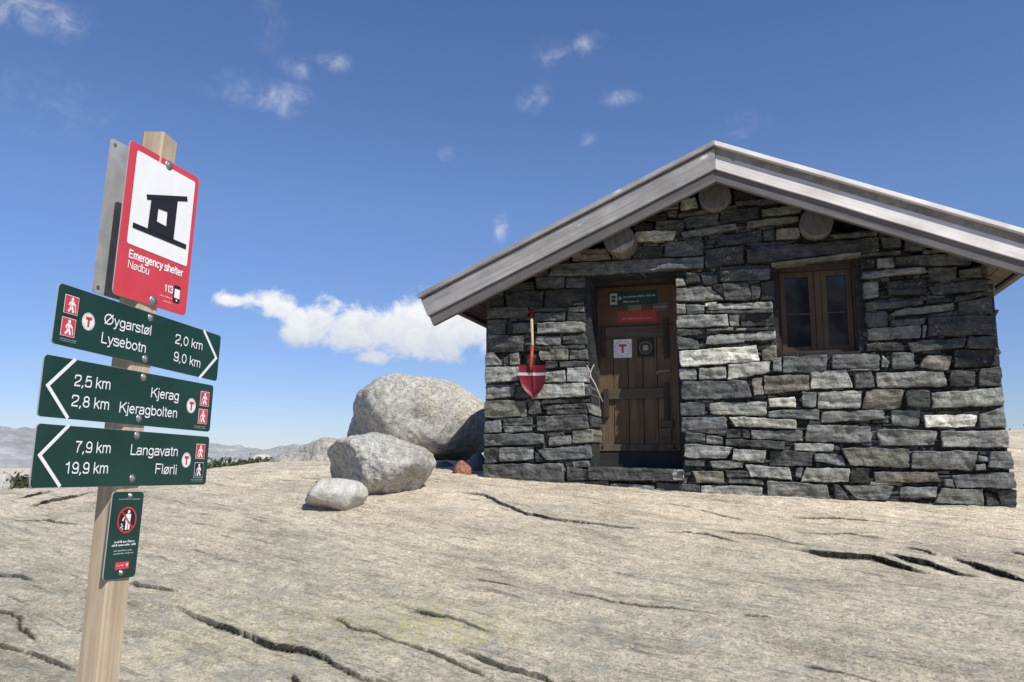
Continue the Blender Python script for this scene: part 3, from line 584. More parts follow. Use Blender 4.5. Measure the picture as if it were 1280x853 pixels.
STONES = """688,323,712,323,712,330,688,331,d|714,313,760,311,764,325,716,328,o|661,334,687,330,687,346,669,347,d|669,347,706,346,706,360,669,361,d|707,348,731,347,731,361,708,361,d
631,354,667,352,667,365,631,365,d|631,366,679,364,679,383,634,384,k|681,363,731,362,731,383,681,384,k|609,366,630,360,630,384,609,384,k|610,385,661,384,661,398,610,398,d|667,386,711,384,709,390,668,391,d|711,384,731,383,731,390,711,390,g
668,392,708,391,706,402,668,402,d|710,391,731,391,731,402,708,402,k|673,405,731,402,731,415,671,417,l|609,400,633,400,633,418,610,419,d|635,403,642,403,641,418,635,418,k|642,405,665,404,665,416,641,417,d|609,424,655,420,655,440,610,441,d|610,419,652,419,630,423,610,425,g
669,421,703,420,700,431,669,432,g|704,420,731,417,733,430,703,431,d|674,439,711,437,711,450,676,451,g|713,438,733,437,735,449,712,450,g|690,433,731,431,731,436,690,437,d|656,433,690,433,690,438,656,440,k|656,441,673,440,674,456,657,457,k
608,442,617,441,628,457,607,458,g|638,443,649,442,650,456,638,457,g|629,448,637,446,637,457,630,457,d|682,452,697,451,697,460,682,461,d|699,453,735,451,736,458,701,460,d|608,460,648,458,649,475,608,480,l|681,466,707,463,708,478,681,479,l|710,460,735,459,736,478,709,478,l|651,461,680,461,680,478,651,479,d
608,481,643,480,642,496,608,500,g|644,484,665,482,663,497,644,498,d|666,480,731,479,732,496,664,499,l|731,481,737,480,738,494,732,495,g|607,502,658,501,659,521,606,523,o|661,501,676,500,677,518,661,519,d|678,500,738,498,738,503,678,506,k|678,507,733,504,733,511,680,512,d|733,505,740,505,741,519,736,516,l|684,513,735,511,735,517,684,519,d
671,521,735,518,736,536,671,540,s|736,520,741,520,741,534,737,535,d|606,526,626,524,627,541,606,542,g|629,524,665,522,666,531,629,533,d|629,533,664,532,664,539,632,542,g|605,543,679,542,680,555,605,558,s|682,542,705,540,705,544,684,546,d|686,547,714,544,714,556,686,558,g|715,539,741,536,741,553,715,555,o
605,560,623,560,624,578,605,581,d|624,560,667,558,667,575,625,578,g|671,562,738,556,739,573,683,576,s|669,565,674,566,681,577,669,578,d|604,581,705,579,706,606,604,604,s|708,583,735,586,735,600,709,602,d|716,577,736,576,737,584,717,584,g|709,602,760,601,762,611,710,608,g|763,604,818,607,819,617,763,612,g|820,603,875,606,875,618,820,618,d
844,348,856,348,858,357,845,359,l|857,341,875,341,875,355,858,356,k|877,344,898,343,898,355,877,356,d|900,340,962,336,963,350,901,353,d|902,355,937,354,939,376,907,377,d|938,355,950,355,950,373,939,376,d|951,353,968,352,968,376,951,376,k|845,360,888,359,906,376,845,377,g|890,358,902,357,906,373,902,371,k|886,381,965,377,966,387,884,388,l
845,380,857,380,857,392,846,392,l|858,381,881,382,880,393,858,393,g|881,380,897,378,896,382,881,383,W|883,389,966,388,966,392,883,392,d|846,395,910,394,912,408,846,410,l|911,393,924,393,924,407,912,408,l|925,392,966,389,968,408,926,409,k|884,412,917,410,917,414,885,414,g|920,411,932,410,932,413,920,413,l|884,420,930,417,930,428,881,431,l|930,416,969,413,970,424,930,427,l|933,410,968,409,969,413,933,414,k
846,412,882,412,881,418,846,420,d|846,420,872,426,874,436,847,437,d|849,440,946,432,949,452,852,459,W|952,438,970,431,971,451,953,452,o|849,461,870,461,871,475,850,475,l|874,461,908,458,908,474,874,475,l|910,457,963,451,961,466,910,475,w|966,450,977,447,977,465,966,465,g|978,446,1034,444,1033,463,978,467,s
852,477,934,476,940,497,852,500,s|939,474,953,472,954,494,942,495,b|955,470,1011,469,1011,488,956,493,b|850,503,881,503,881,519,851,520,d|886,504,958,502,958,520,887,518,l|960,498,994,496,994,509,961,509,W|960,514,1024,511,1024,525,960,522,g|852,522,908,522,908,543,852,541,s|911,521,995,525,996,536,918,533,w|908,538,925,537,926,547,908,548,d|927,538,937,538,937,548,928,548,k|939,538,1003,539,1004,552,939,549,g
856,540,881,542,881,553,857,553,d|882,544,904,547,904,556,882,554,g|907,549,981,552,980,562,907,557,d|856,555,916,559,908,574,855,572,l|917,561,958,563,955,579,915,575,l|962,563,1015,566,1015,583,964,582,d|855,574,881,575,881,584,856,583,d|886,576,929,577,929,585,890,585,g|932,581,987,585,990,600,938,596,l|864,589,904,589,906,603,872,604,o|906,588,934,589,934,597,908,597,d|912,598,953,600,955,607,911,604,g|875,607,952,608,953,621,877,621,l|958,601,1032,606,1039,624,960,624,g
1008,531,1088,533,1090,554,1007,552,g|992,554,1042,555,1041,565,993,563,l|1018,567,1053,568,1057,583,1019,576,g|1051,560,1135,561,1136,585,1062,582,o|996,585,1004,585,1001,598,995,597,g|1008,585,1062,586,1060,603,1000,602,l|1063,585,1086,585,1086,604,1062,604,k|1092,590,1172,590,1175,603,1095,603,b|1087,602,1130,603,1128,608,1086,607,b|1042,605,1050,607,1062,625,1043,626,d|1053,606,1118,608,1110,625,1072,625,g|1125,609,1172,609,1169,622,1125,622,g
1176,611,1228,612,1230,633,1168,628,g|1247,613,1270,612,1271,637,1250,637,d|1232,615,1246,618,1250,636,1232,634,k|1190,594,1268,590,1269,611,1195,610,s|1180,599,1190,599,1193,609,1181,608,g|1139,564,1221,564,1217,588,1139,586,g|1218,581,1231,580,1232,587,1218,588,g|1222,570,1238,572,1238,578,1222,577,g|1238,565,1264,564,1266,587,1234,584,g|1176,539,1259,538,1261,560,1178,559,l|1097,537,1171,538,1168,557,1098,557,g
1155,519,1221,519,1219,534,1157,534,W|1224,518,1256,509,1258,535,1224,535,g|1114,514,1152,512,1148,535,1115,531,g|1164,491,1253,485,1256,507,1166,510,l|1132,489,1162,488,1162,510,1133,508,d|1082,488,1131,487,1126,511,1077,511,o|1022,491,1078,489,1075,510,1022,511,l|1002,490,1020,491,1020,509,1003,509,g|1027,514,1103,512,1106,524,1027,529,g|1014,465,1058,462,1066,484,1013,487,l|1068,466,1090,465,1093,485,1069,486,d|1095,466,1178,464,1184,483,1096,485,l
1040,445,1100,441,1099,460,1040,461,s|1063,462,1099,461,1098,464,1063,464,g|1102,444,1112,453,1110,459,1102,459,l|1115,442,1142,441,1143,461,1115,461,g|1158,445,1190,445,1184,464,1148,460,b|1192,437,1247,437,1249,459,1192,461,k|1224,462,1250,460,1252,483,1222,484,d|1187,464,1218,465,1217,483,1187,484,d|1133,428,1207,422,1203,435,1140,441,d|1211,421,1245,420,1246,436,1206,436,d|1160,397,1242,394,1243,418,1160,421,d|1085,411,1152,407,1150,422,1086,426,g|1112,400,1157,397,1155,406,1112,408,d|1153,408,1158,408,1158,421,1153,422,g
1083,429,1128,427,1130,439,1083,439,k|1081,391,1108,389,1109,409,1085,410,d|1118,389,1192,379,1193,388,1111,396,g|1162,393,1197,389,1197,395,1162,397,d|1081,378,1152,372,1154,381,1083,389,d|1197,378,1239,371,1241,392,1198,395,d|1158,373,1191,372,1191,377,1157,380,k|1193,371,1236,364,1237,369,1194,378,d|1160,357,1236,349,1237,362,1167,369,d|1109,352,1157,349,1158,368,1109,370,k|1078,354,1099,353,1098,372,1080,374,g|1077,340,1155,335,1158,342,1077,349,g|1159,334,1196,333,1196,349,1164,350,d|1199,338,1225,335,1228,347,1199,348,d
1096,325,1116,323,1117,335,1097,336,g|1118,321,1213,316,1214,331,1119,332,d|1073,317,1126,313,1126,318,1073,322,d|1076,325,1094,324,1093,335,1076,336,k|1099,291,1126,293,1126,309,1102,311,d|1131,299,1158,306,1158,313,1131,313,d|1154,314,1195,309,1195,315,1154,318,d|1033,293,1098,288,1096,296,1045,299,o|920,253,975,248,975,255,920,258,d|918,236,950,240,948,249,918,251,k|952,262,1005,256,1001,267,952,271,b|934,278,998,270,999,278,934,285,o|900,264,949,260,949,274,900,278,k|852,291,920,279,921,287,855,299,g
898,295,952,288,952,302,898,309,n|954,288,968,287,968,300,954,302,d|970,287,1000,286,999,299,970,300,o|938,306,995,301,985,308,938,311,n|882,313,929,308,930,330,882,335,n|900,333,962,331,962,335,900,339,d|851,249,870,248,873,260,851,265,l|819,259,849,253,849,261,822,264,o|834,264,847,263,847,271,835,270,g|799,272,833,266,832,276,799,276,k|820,277,855,275,855,289,820,289,d|790,278,815,278,815,289,792,289,k|794,290,846,289,841,301,794,302,w|855,272,897,267,898,281,857,286,d|848,268,920,257,920,264,848,272,d|832,303,875,301,879,319,831,321,s|791,308,829,308,828,323,790,325,k|765,318,788,318,788,325,765,326,d|854,300,878,297,880,312,880,320,n|970,240,1000,250,1000,255,977,257,k"""
def wall_backing(mb):
    """core of the gable wall with its two openings, behind the stones"""
    y0, y1 = .045, .50
    D0, D1, DT = 1.045, 1.865, 1.735; W0, W1, WB, WT = 2.735, 3.385, .925, 1.72
    t = lambda u: ztop(u) - .36
    k = (.030, .031, .032, 1)
    def pr(poly):
        b0 = len(mb.v); mb.prism(poly, y0, y1)
        for i in range(b0, len(mb.v)): mb.attr[i] = k
    pr([(.0, -.6), (D0, -.6), (D0, DT), (D0, t(D0)), (.0, t(.0))])
    pr([(D0, DT), (D1, DT), (D1, t(D1)), (D0, t(D0))])
    pr([(D1, -.6), (W0, -.6), (W0, t(W0)), (RID, t(RID)), (D1, t(D1))])
    pr([(W0, -.6), (W1, -.6), (W1, WB), (W0, WB)]); pr([(W0, WT), (W1, WT), (W1, t(W1)), (W0, t(W0))])
    pr([(W1, -.6), (WID - .02, -.6), (WID - .02, t(WID)), (W1, t(W1))])
    # small chinking stones in the joints
    z = -.42
    while z < 2.5:
        hh_ = random.uniform(.022, .045); u = .01
        while u < WID - .03:
            w = random.uniform(.04, .16); z1 = z + hh_ * .86; u1 = min(u + w * .93, WID - .03)
            inside = (u1 > D0 - .03 and u < D1 + .03 and z1 > -.12 and z < DT + .12) or (u1 > W0 - .03 and u < W1 + .03 and z1 > WB - .03 and z < WT + .12)
            if not inside and z1 < min(t(u), t(u1)) - .02 and u1 - u > .02:
                j = [random.uniform(-.004, .004) for _ in range(4)]
                stone(mb, [(u, z1 + j[0]), (u1, z1 + j[1]), (u1, z + j[2]), (u, z + j[3])], random.choice('kkkddg'), prot=random.uniform(-.040, -.012), depth=.06, fine=.5)
            u += w
        z += hh_
wb = MB(); wall_backing(wb)
JAMB_L = (1.0, 1.2); 
for rec in STONES.replace('\n', '|').split('|'):
    p = rec.split(','); c8 = [float(x) for x in p[:8]]
    q = [uz(c8[i], c8[i + 1]) for i in (0, 2, 4, 6)]
    us = [a for a, _ in q]; ms = max(us); mn = min(us)
    deep = .16
    if (abs(ms - 1.05) < .09) or abs(mn - 1.86) < .09 or (abs(ms - 2.74) < .08 and max(z for _, z in q) > .9) or abs(mn - 3.39) < .09: deep = .46
    if mn < .06 or ms > 4.30: deep = .36
    stone(wb, q, p[8], depth=deep)
wall = wb.build('wall', m_stone, hut, attr=True)
# lintels and doorstep: long single slabs
mb = MB(); stone(mb, [uz(690, 331), uz(880, 321), uz(880, 335), uz(688, 347)], 's', prot=.028, depth=.40)
lint = mb.build('lintel', m_stone, hut, attr=True)
mb = MB(); stone(mb, [uz(934, 312), uz(1098, 298), uz(1098, 315), uz(934, 330)], 'n', prot=.05, depth=.36)
# pale front lip under the window lintel
stone(mb, [uz(964, 330), uz(1075, 318), uz(1075, 321), uz(964, 334)], 'o', prot=.07, depth=.2, jit=.5)
mb.build('lintel', m_stone, hut, attr=True)
mb = MB(); stone(mb, [uz(736, 584), uz(855, 588), uz(856, 602), uz(736, 600)], 'd', prot=.05, depth=.46)
mb.build('doorstep', m_stone, hut, attr=True)
mb = MB(); stone(mb, [uz(842, 587), uz(855, 588), uz(855, 601), uz(842, 600)], 'l', prot=.058, depth=.2)
mb.box(.9, 1.95, .06, .64, -.5, -.075, col=(.03, .03, .03, 1))
mb.build('threshold_stone', m_stone, hut, attr=True)

# the other three walls, coursed rubble built the same way
def side_wall(frame, L, top, seed):
    random.seed(seed); mb = MB(); z = -.62
    b0 = len(mb.v); mb.add(frame(np.array([(0.03, .05, -.7), (L - .03, .05, -.7), (L - .03, .05, top + .1), (.03, .05, top + .1)])).tolist(), [(0, 1, 2, 3)], 0, col=(.03, .03, .03, 1))
    while z < top:
        h = random.uniform(.06, .15); u = 0.0
        while u < L - .02:
            w = min(random.uniform(.12, .55), L - u); j = [random.uniform(-.008, .008) for _ in range(4)]
            if w > .04: stone(mb, [(u + .005, z + h - .006 + j[0]), (u + w - .005, z + h - .006 + j[1]), (u + w - .005, z + .004 + j[2]), (u + .005, z + .004 + j[3])], random.choice('kddsggggold'), frame, depth=.12, fine=.55)
            u += w
        z += h
    return mb.build('wall', m_stone, hut, attr=True)
Y0 = .12
side_wall(lambda V: np.stack([.0 + V[:, 1] * 1., Y0 + (DEP - Y0) - V[:, 0], V[:, 2]], -1), DEP - Y0, 1.62, 21)          # left side
side_wall(lambda V: np.stack([WID - .02 - V[:, 1], Y0 + V[:, 0], V[:, 2]], -1), DEP - Y0, 1.62, 22)                   # right side
side_wall(lambda V: np.stack([WID - V[:, 0], DEP - V[:, 1], V[:, 2]], -1), WID, 1.5, 23)                               # back
mb = MB(); mb.prism([(0.02, 1.3), (WID - .02, 1.3), (WID - .02, ztop(WID) - .37), (RID, ztop(RID) - .37), (0.02, ztop(0) - .37)], DEP - .25, DEP - .01)
for i in range(len(mb.attr)): mb.attr[i] = (.12, .12, .12, 1)
mb.build('wall', m_stone, hut, attr=True)
random.seed(99)

# ---- roof
THE = math.atan(TAN); EAVE_L, EAVE_R = -.55, 4.93
def slope_M(side):
    """frame whose x runs up or down along the slope from the ridge, z across it"""
    ridge = Vector((RID, 0, 2.79)); a = -THE if side > 0 else THE
    ca, sa = math.cos(a), math.sin(a)
    return Matrix(((ca, 0, -sa, ridge.x), (0, 1, 0, 0), (sa, 0, ca, ridge.z), (0, 0, 0, 1)))
SLEN = (RID - EAVE_L) / math.cos(THE)
SLENS = {-1: SLEN, 1: (EAVE_R - RID) / math.cos(THE)}
SOFF = {-1: (RID + .39) / math.cos(THE), 1: (4.75 - RID) / math.cos(THE)}
def board(side, v0, v1, y0, y1, name, mats, parent, wav=.0, ext=0.0, seg=26, tilt=0.0):
    """board along the slope between perpendicular depths v0..v1 below the roof line; mitred at the ridge"""
    mb = MB(); sgn = 1 if side > 0 else -1; m = math.tan(THE); SL = SLENS[side]
    xs = np.linspace(0, 1, seg + 1); top = []; bot = []
    for s_ in xs:
        xb = s_ * (SL + ext) + (1 - s_) * (v1 * m)
        xt = (1 - s_) * (v0 * m) + s_ * (SL + ext); wv = wav * float(gnoise(s_ * 5 + v1 * 30, side * 3.3))
        top.append((sgn * xt, -v0 + wv * .5)); bot.append((sgn * xb, -v1 + wv))
    V = []
    for (a, b_) in zip(top, bot): V += [(a[0], y0 + tilt, a[1]), (b_[0], y0, b_[1]), (b_[0], y1, b_[1]), (a[0], y1, a[1])]
    Fc = [(0, 1, 2, 3), tuple(4 * seg + i for i in (3, 2, 1, 0))]
    for i in range(seg):
        for k in range(4): Fc.append((4 * i + k, 4 * i + 4 + k, 4 * i + 4 + (k + 1) % 4, 4 * i + (k + 1) % 4))
    mb.add(V, Fc); o = mb.build(name, mats, parent, slope_M(side)); recalc(o)
    bv = o.modifiers.new('edge', 'BEVEL'); bv.width = .004; bv.segments = 2; bv.limit_method = 'ANGLE'; bv.angle_limit = R(50)
    return o
ca = math.cos(THE)
mb = MB()
for sgn in (-1, 1):     # roof deck as two slabs
    e = -.40 if sgn < 0 else 4.76
    a, b_ = (e, RID), (ztop(e), ztop(RID))
    P = [(e, ztop(e) - .012), (RID, ztop(RID) - .012), (RID, ztop(RID) - .17), (e + sgn * -.03, ztop(e) - .17)]
    if sgn < 0: P = P[::-1]
    mb.prism(P, -OV + .03, DEP + .3)
roof = mb.build('roof', m_roofing, hut); recalc(roof)
for side in (-1, 1):
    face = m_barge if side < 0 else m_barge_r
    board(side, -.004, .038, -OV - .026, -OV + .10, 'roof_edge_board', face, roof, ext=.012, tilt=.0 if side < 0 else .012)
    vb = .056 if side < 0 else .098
    board(side, .038, vb, -OV + .034, -OV + .07, 'shadow_band_board', m_under, roof)  # dark board added to stand in for the edge board's shadow band
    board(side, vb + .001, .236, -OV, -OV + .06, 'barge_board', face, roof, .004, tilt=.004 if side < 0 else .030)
    board(side, .238, .335, -OV + .022, -OV + .075, 'lower_barge_board', m_under, roof, .004, -.01)
    # soffit planks between the gable wall and the eaves, running along the slope overhang
    mb = MB(); sgn = side; k = 0; x0 = .2
    SE = SOFF[side]
    while x0 < SE - .04:
        x1 = min(x0 + .118, SE - .03); a, b_ = sorted((sgn * x0, sgn * (x1 - .006)))
        mb.box(a, b_, -OV + .08, DEP + .25, -.185 + random.uniform(-.002, .002), -.158); x0 += .118
    mb.build('soffit', m_soffit if side > 0 else m_soffit_d, roof, slope_M(side))  # darker boards on the left side than on the right
    # eave fascia along the side
    mb = MB(); a, b_ = sorted((sgn * (SE - .028), sgn * (SE - .004))); mb.box(a, b_, -OV + .05, DEP + .28, -.20, -.01); mb.build('eave_board', m_soffit_d, roof, slope_M(side))
# purlin log ends
for px, py, r in ((773, 298, .142), (893, 243, .142), (1021, 277, .138)):
    lo_ = .245 if px < 800 else .15; u, z = uz(px, py, lo_); mb = MB(); nseg = 40
    y0, y1 = -lo_, .40; ring = []
    for (yy, k) in ((y0, .965), (y0 + .006, 1.0), (y0 + .15, 1.005), (y1, 1.0)):
        for i in range(nseg):
            a = 2 * math.pi * i / nseg; rr = r * k * (1 + .025 * float(gnoise(math.cos(a) * 1.3 + px, math.sin(a) * 1.3)))
            ring.append((u + rr * math.cos(a), yy, z + rr * math.sin(a) * (.97)))
    mb.add(ring, [(j * nseg + i, (j + 1) * nseg + i, (j + 1) * nseg + (i + 1) % nseg, j * nseg + (i + 1) % nseg) for j in range(3) for i in range(nseg)], 0, True)
    mb.add(ring[:nseg], [list(range(nseg))], 1)
    recalc(mb.build('purlin', [m_log, m_logend], hut))

# ---- lettering helpers
def _arc(cx, cy, rx, ry, a0=0, a1=360, n=22): return [(cx + rx * math.cos(R(a0 + (a1 - a0) * i / n)), cy + ry * math.sin(R(a0 + (a1 - a0) * i / n))) for i in range(n + 1)]
def _sm(P, k=2):
    """Chaikin smoothing that keeps the end points"""
    for _ in range(k):
        Q = [P[0]]
        for a, b_ in zip(P[:-1], P[1:]): Q += [(a[0] * .75 + b_[0] * .25, a[1] * .75 + b_[1] * .25), (a[0] * .25 + b_[0] * .75, a[1] * .25 + b_[1] * .75)]
        P = Q + [P[-1]]
    return P
_bowl = lambda cx, rx=.2: _arc(cx, .365, rx, .31)
_arch = lambda x0, x1: _sm([(x0, .44), (x0 + .03, .62), ((x0 + x1) / 2, .70), (x1 - .03, .64), (x1, .5), (x1, .3)]) + [(x1, 0)]
GLY = {  # stroke letters, capital height 1: (advance, strokes)
 'Ø': (.84, [_arc(.41, .5, .34, .445), [(.09, .0), (.74, 1.0)]]), 'ø': (.56, [_arc(.28, .365, .21, .31), [(.05, -.01), (.51, .74)]]),
 'y': (.50, [[(.04, .73), (.25, .06)], [(.46, .73), (.26, .08)] + _sm([(.25, .05), (.18, -.2), (.04, -.215)])]),
 'g': (.56, [_arc(.26, .375, .2, .305), [(.46, .73), (.46, .1)] + _sm([(.46, .05), (.45, -.2), (.26, -.225), (.10, -.2), (.08, -.09)])]),
 'a': (.54, [_sm([(.09, .53), (.12, .675), (.27, .675), (.44, .66), (.44, .5)]) + [(.44, .02)], _sm([(.43, .42), (.27, .385), (.05, .36), (.05, .05), (.22, .045), (.40, .08), (.43, .25)])]),
 'r': (.34, [[(.09, 0), (.09, .73)], _sm([(.09, .46), (.11, .66), (.22, .69), (.33, .67)])]),
 's': (.49, [_sm([(.42, .53), (.40, .675), (.24, .68), (.06, .67), (.06, .44), (.25, .38), (.44, .33), (.45, .05), (.24, .05), (.06, .05), (.045, .21)])]),
 't': (.30, [[(.15, .92), (.15, .2)] + _sm([(.15, .15), (.155, .05), (.28, .06)]), [(.02, .685), (.28, .685)]]),
 'l': (.21, [[(.10, 0), (.10, 1)]]), 'L': (.54, [[(.09, 1), (.09, .055), (.51, .055)]]),
 'e': (.54, [[(.07, .385), (.46, .385)], _arc(.265, .365, .2, .31, 4, 322)]), 'c': (.5, [_arc(.265, .365, .2, .31, 38, 322)]),
 'b': (.55, [[(.09, 0), (.09, 1)], _bowl(.285)]), 'd': (.55, [[(.46, 0), (.46, 1)], _bowl(.265)]), 'o': (.54, [_arc(.27, .365, .21, .31)]),
 'n': (.53, [[(.09, 0), (.09, .73)], _arch(.09, .43)]), 'h': (.53, [[(.09, 0), (.09, 1)], _arch(.09, .43)]), 'm': (.80, [[(.09, 0), (.09, .73)], _arch(.09, .385), _arch(.385, .68)]),
 'u': (.53, [[(.09, .73), (.09, .3)] + _sm([(.09, .23), (.10, .05), (.25, .03), (.40, .1), (.43, .29)]), [(.43, .73), (.43, 0)]]),
 'k': (.49, [[(.09, 0), (.09, 1)], [(.44, .73), (.10, .31)], [(.2, .44), (.46, 0)]]), 'K': (.66, [[(.09, 0), (.09, 1)], [(.60, 1), (.10, .40)], [(.27, .60), (.64, 0)]]),
 'j': (.22, [[(.11, .73), (.11, -.05)] + _sm([(.11, -.1), (.10, -.22), (-.04, -.215)]), [(.11, .87), (.11, 1)]]), 'i': (.21, [[(.10, 0), (.10, .73)], [(.10, .87), (.10, 1)]]),
 'v': (.47, [[(.03, .73), (.235, .03), (.44, .73)]]), 'F': (.58, [[(.09, 0), (.09, .945), (.55, .945)], [(.09, .5), (.48, .5)]]),
 'E': (.62, [[(.57, .055), (.09, .055), (.09, .945), (.56, .945)], [(.09, .51), (.52, .51)]]), 'N': (.72, [[(.09, 0), (.09, 1)], [(.10, .97), (.61, .03)], [(.62, 0), (.62, 1)]]),
 '0': (.55, [_arc(.275, .5, .21, .445)]), '1': (.55, [_sm([(.09, .77), (.27, .80), (.30, .97)]), [(.325, 1), (.325, 0)]]),
 '2': (.55, [_sm([(.065, .66), (.07, .94), (.27, .945), (.49, .94), (.49, .62), (.38, .46), (.10, .28), (.07, .055)]) + [(.49, .055)]]),
 '3': (.55, [_sm([(.06, .72), (.07, .945), (.27, .945), (.46, .94), (.47, .55), (.20, .535)]), _sm([(.20, .535), (.50, .53), (.51, .06), (.27, .05), (.06, .05), (.045, .28)])]),
 '5': (.55, [[(.45, .945), (.135, .945), (.085, .49)] + _sm([(.085, .47), (.20, .61), (.49, .64), (.50, .05), (.26, .05), (.06, .05), (.05, .25)])]),
 '7': (.55, [[(.05, .945), (.48, .945)] + _sm([(.48, .93), (.26, .6), (.2, 0)])]),
 '8': (.55, [_arc(.275, .735, .175, .21), _arc(.275, .29, .21, .235)]), '9': (.55, [_arc(.27, .665, .2, .28), _sm([(.47, .68), (.49, .06), (.24, .05), (.08, .06), (.075, .21)])]),
 ',': (.26, [[(.12, .12), (.12, .02), (.06, -.15)]]), ' ': (.27, [])}
def text_polys(txt, x0, x1, z0, cap, bold=0.0):
    """flat stroke lettering of a word line: left x0, right x1, baseline z0, capital height cap"""
    sw = (.128 + bold * 3.2) * cap; adv = 0; S = []
    for ch in txt:
        a, st = GLY[ch]; S += [[(p[0] + adv, p[1]) for p in q] for q in st]; adv += a
    xs = [p[0] for q in S for p in q]; lo, hi = min(xs), max(xs); sx = (x1 - x0 - sw) / (hi - lo)
    tmp = MB()
    for i, q in enumerate(S): tmp.stroke([(x0 + sw / 2 + (p[0] - lo) * sx, z0 + p[1] * cap) for p in q], sw, -(i % 3) * .00006)
    return tmp.v, tmp.f
def scribble(mb, x0, x1, z, h, y, mi, seed):
    """a line of print too small to read: short strokes grouped in words"""
    rs = random.Random(seed); x = x0
    while x < x1:
        w = rs.uniform(h * 1.2, h * 4)
        xe = min(x + w, x1); t = x
        while t < xe - h * .2:
            ww = rs.uniform(h * .25, h * .5); hh_ = h * rs.choice((.65, .65, 1.0)); mb.flat([(t, z), (t + ww, z), (t + ww, z + hh_), (t, z + hh_)], y, mi); t += ww + h * .22
        x = xe + h * .55
def rrect(x0, x1, z0, z1, r, n=5):
    P = []
    for cx, cz, a0 in ((x1 - r, z1 - r, 0), (x0 + r, z1 - r, 90), (x0 + r, z0 + r, 180), (x1 - r, z0 + r, 270)):
        for i in range(n + 1):
            a = R(a0 + 90 * i / n); P.append((cx + r * math.cos(a), cz + r * math.sin(a)))
    return P
def hiker(mb, cx, cz, w, h, y, mi, flip=1):
    X = lambda a: cx + (a - .5) * w * flip; Z = lambda b_: cz + (b_ - .5) * h; t = w * .13
    mb.disc(X(.52), Z(.83), w * .095, y, mi, n=14)
    mb.add([(X(a), y, Z(b_)) for a, b_ in ((.42, .72), (.60, .73), (.62, .45), (.44, .45))], [(3, 2, 1, 0)] if flip > 0 else [(0, 1, 2, 3)], mi)
    mb.stroke([(X(.50), Z(.47)), (X(.60), Z(.28)), (X(.66), Z(.08))], t, y, mi); mb.stroke([(X(.50), Z(.47)), (X(.43), Z(.28)), (X(.30), Z(.10))], t, y, mi)
    mb.stroke([(X(.57), Z(.70)), (X(.70), Z(.55)), (X(.76), Z(.50))], t * .75, y, mi); mb.stroke([(X(.46), Z(.70)), (X(.34), Z(.56)), (X(.33), Z(.44))], t * .75, y, mi)
    mb.stroke([(X(.76), Z(.52)), (X(.84), Z(.10))], t * .35, y, mi)

# ---- door
YD = .44
door = None
mb = MB()
xL, zB = uz(750.5, 561.5, -YD); xR, zT = uz(841.5, 355, -YD)
sx_ = [750.5, 767.5, 786, 804.5, 822.5, 841.5]; seams = [uz(a, 500, -YD)[0] for a in sx_]; zS = uz(795, 408, -YD)[1]
seams[0] = xL; seams[-1] = xR
for a, b_ in zip(seams[:-1], seams[1:]): mb.box(a + .003, b_ - .003, YD + random.uniform(0, .004), YD + .04, zB, zS, bev=.004)
door = mb.build('door', m_door, hut)
mb = MB(); mb.box(xL, xR, YD - .002, YD + .04, zS + .004, zT, bev=.004); mb.build('upper_board', m_door_up, door)
def door_rect(px0, py0, px1, py1, y=YD):
    a = uz(px0, py0, -y); b_ = uz(px1, py1, -y); return a[0], b_[0], b_[1], a[1]
x0, x1, z0, z1 = door_rect(757, 410, 831, 421); mb = MB(); mb.box(x0, x1, YD - .028, YD, z0, z1, bev=.004); mb.build('rail', m_rail, door)
x0, x1, z0, z1 = door_rect(759, 487, 832, 498); mb = MB(); mb.box(x0, x1, YD - .03, YD, z0, z1, bev=.004); mb.build('rail', m_rail, door)
x0, x1, z0, z1 = door_rect(754, 556, 842, 562); mb = MB(); mb.box(x0, x1, YD - .028, YD, z0, z1, bev=.004); mb.build('rail', m_frame_l, door)
for r_ in ((752, 410, 757, 447), (829, 400, 836, 448), (755, 487, 762, 522), (830, 480, 837, 527)):
    x0, x1, z0, z1 = door_rect(*r_); mb = MB(); mb.box(x0, x1, YD - .034, YD - .001, z0, z1, bev=.003); mb.build('strap', m_frame, door)
x0, x1, z0, z1 = door_rect(824, 526, 842, 534); mb = MB(); mb.box(x0, x1, YD - .04, YD, z0, z1, bev=.004); x0, x1, z0, z1 = door_rect(827, 535, 840, 552); mb.box(x0, x1, YD - .025, YD, z0, z1, bev=.004); mb.build('lock_block', m_rail, door)
x0, x1, z0, z1 = door_rect(822, 462, 838, 467); zc = (z0 + z1) / 2
mb = MB(); mb.tube([(x0, YD - .04, zc - .006), (x0 + .05, YD - .045, zc), (x1 - .01, YD - .042, zc + .004), (x1, YD - .03, zc + .004), (x1, YD + .01, zc + .004)], .0085, 8)
mb.tube([(x0, YD - .04, zc - .006), (x0 - .002, YD - .04, zc - .03)], .007, 8); mb.build('handle', m_handle, door)
YN = YD - .004; m_dim = paint('worn_white_print', (.42, .46, .44), .6)
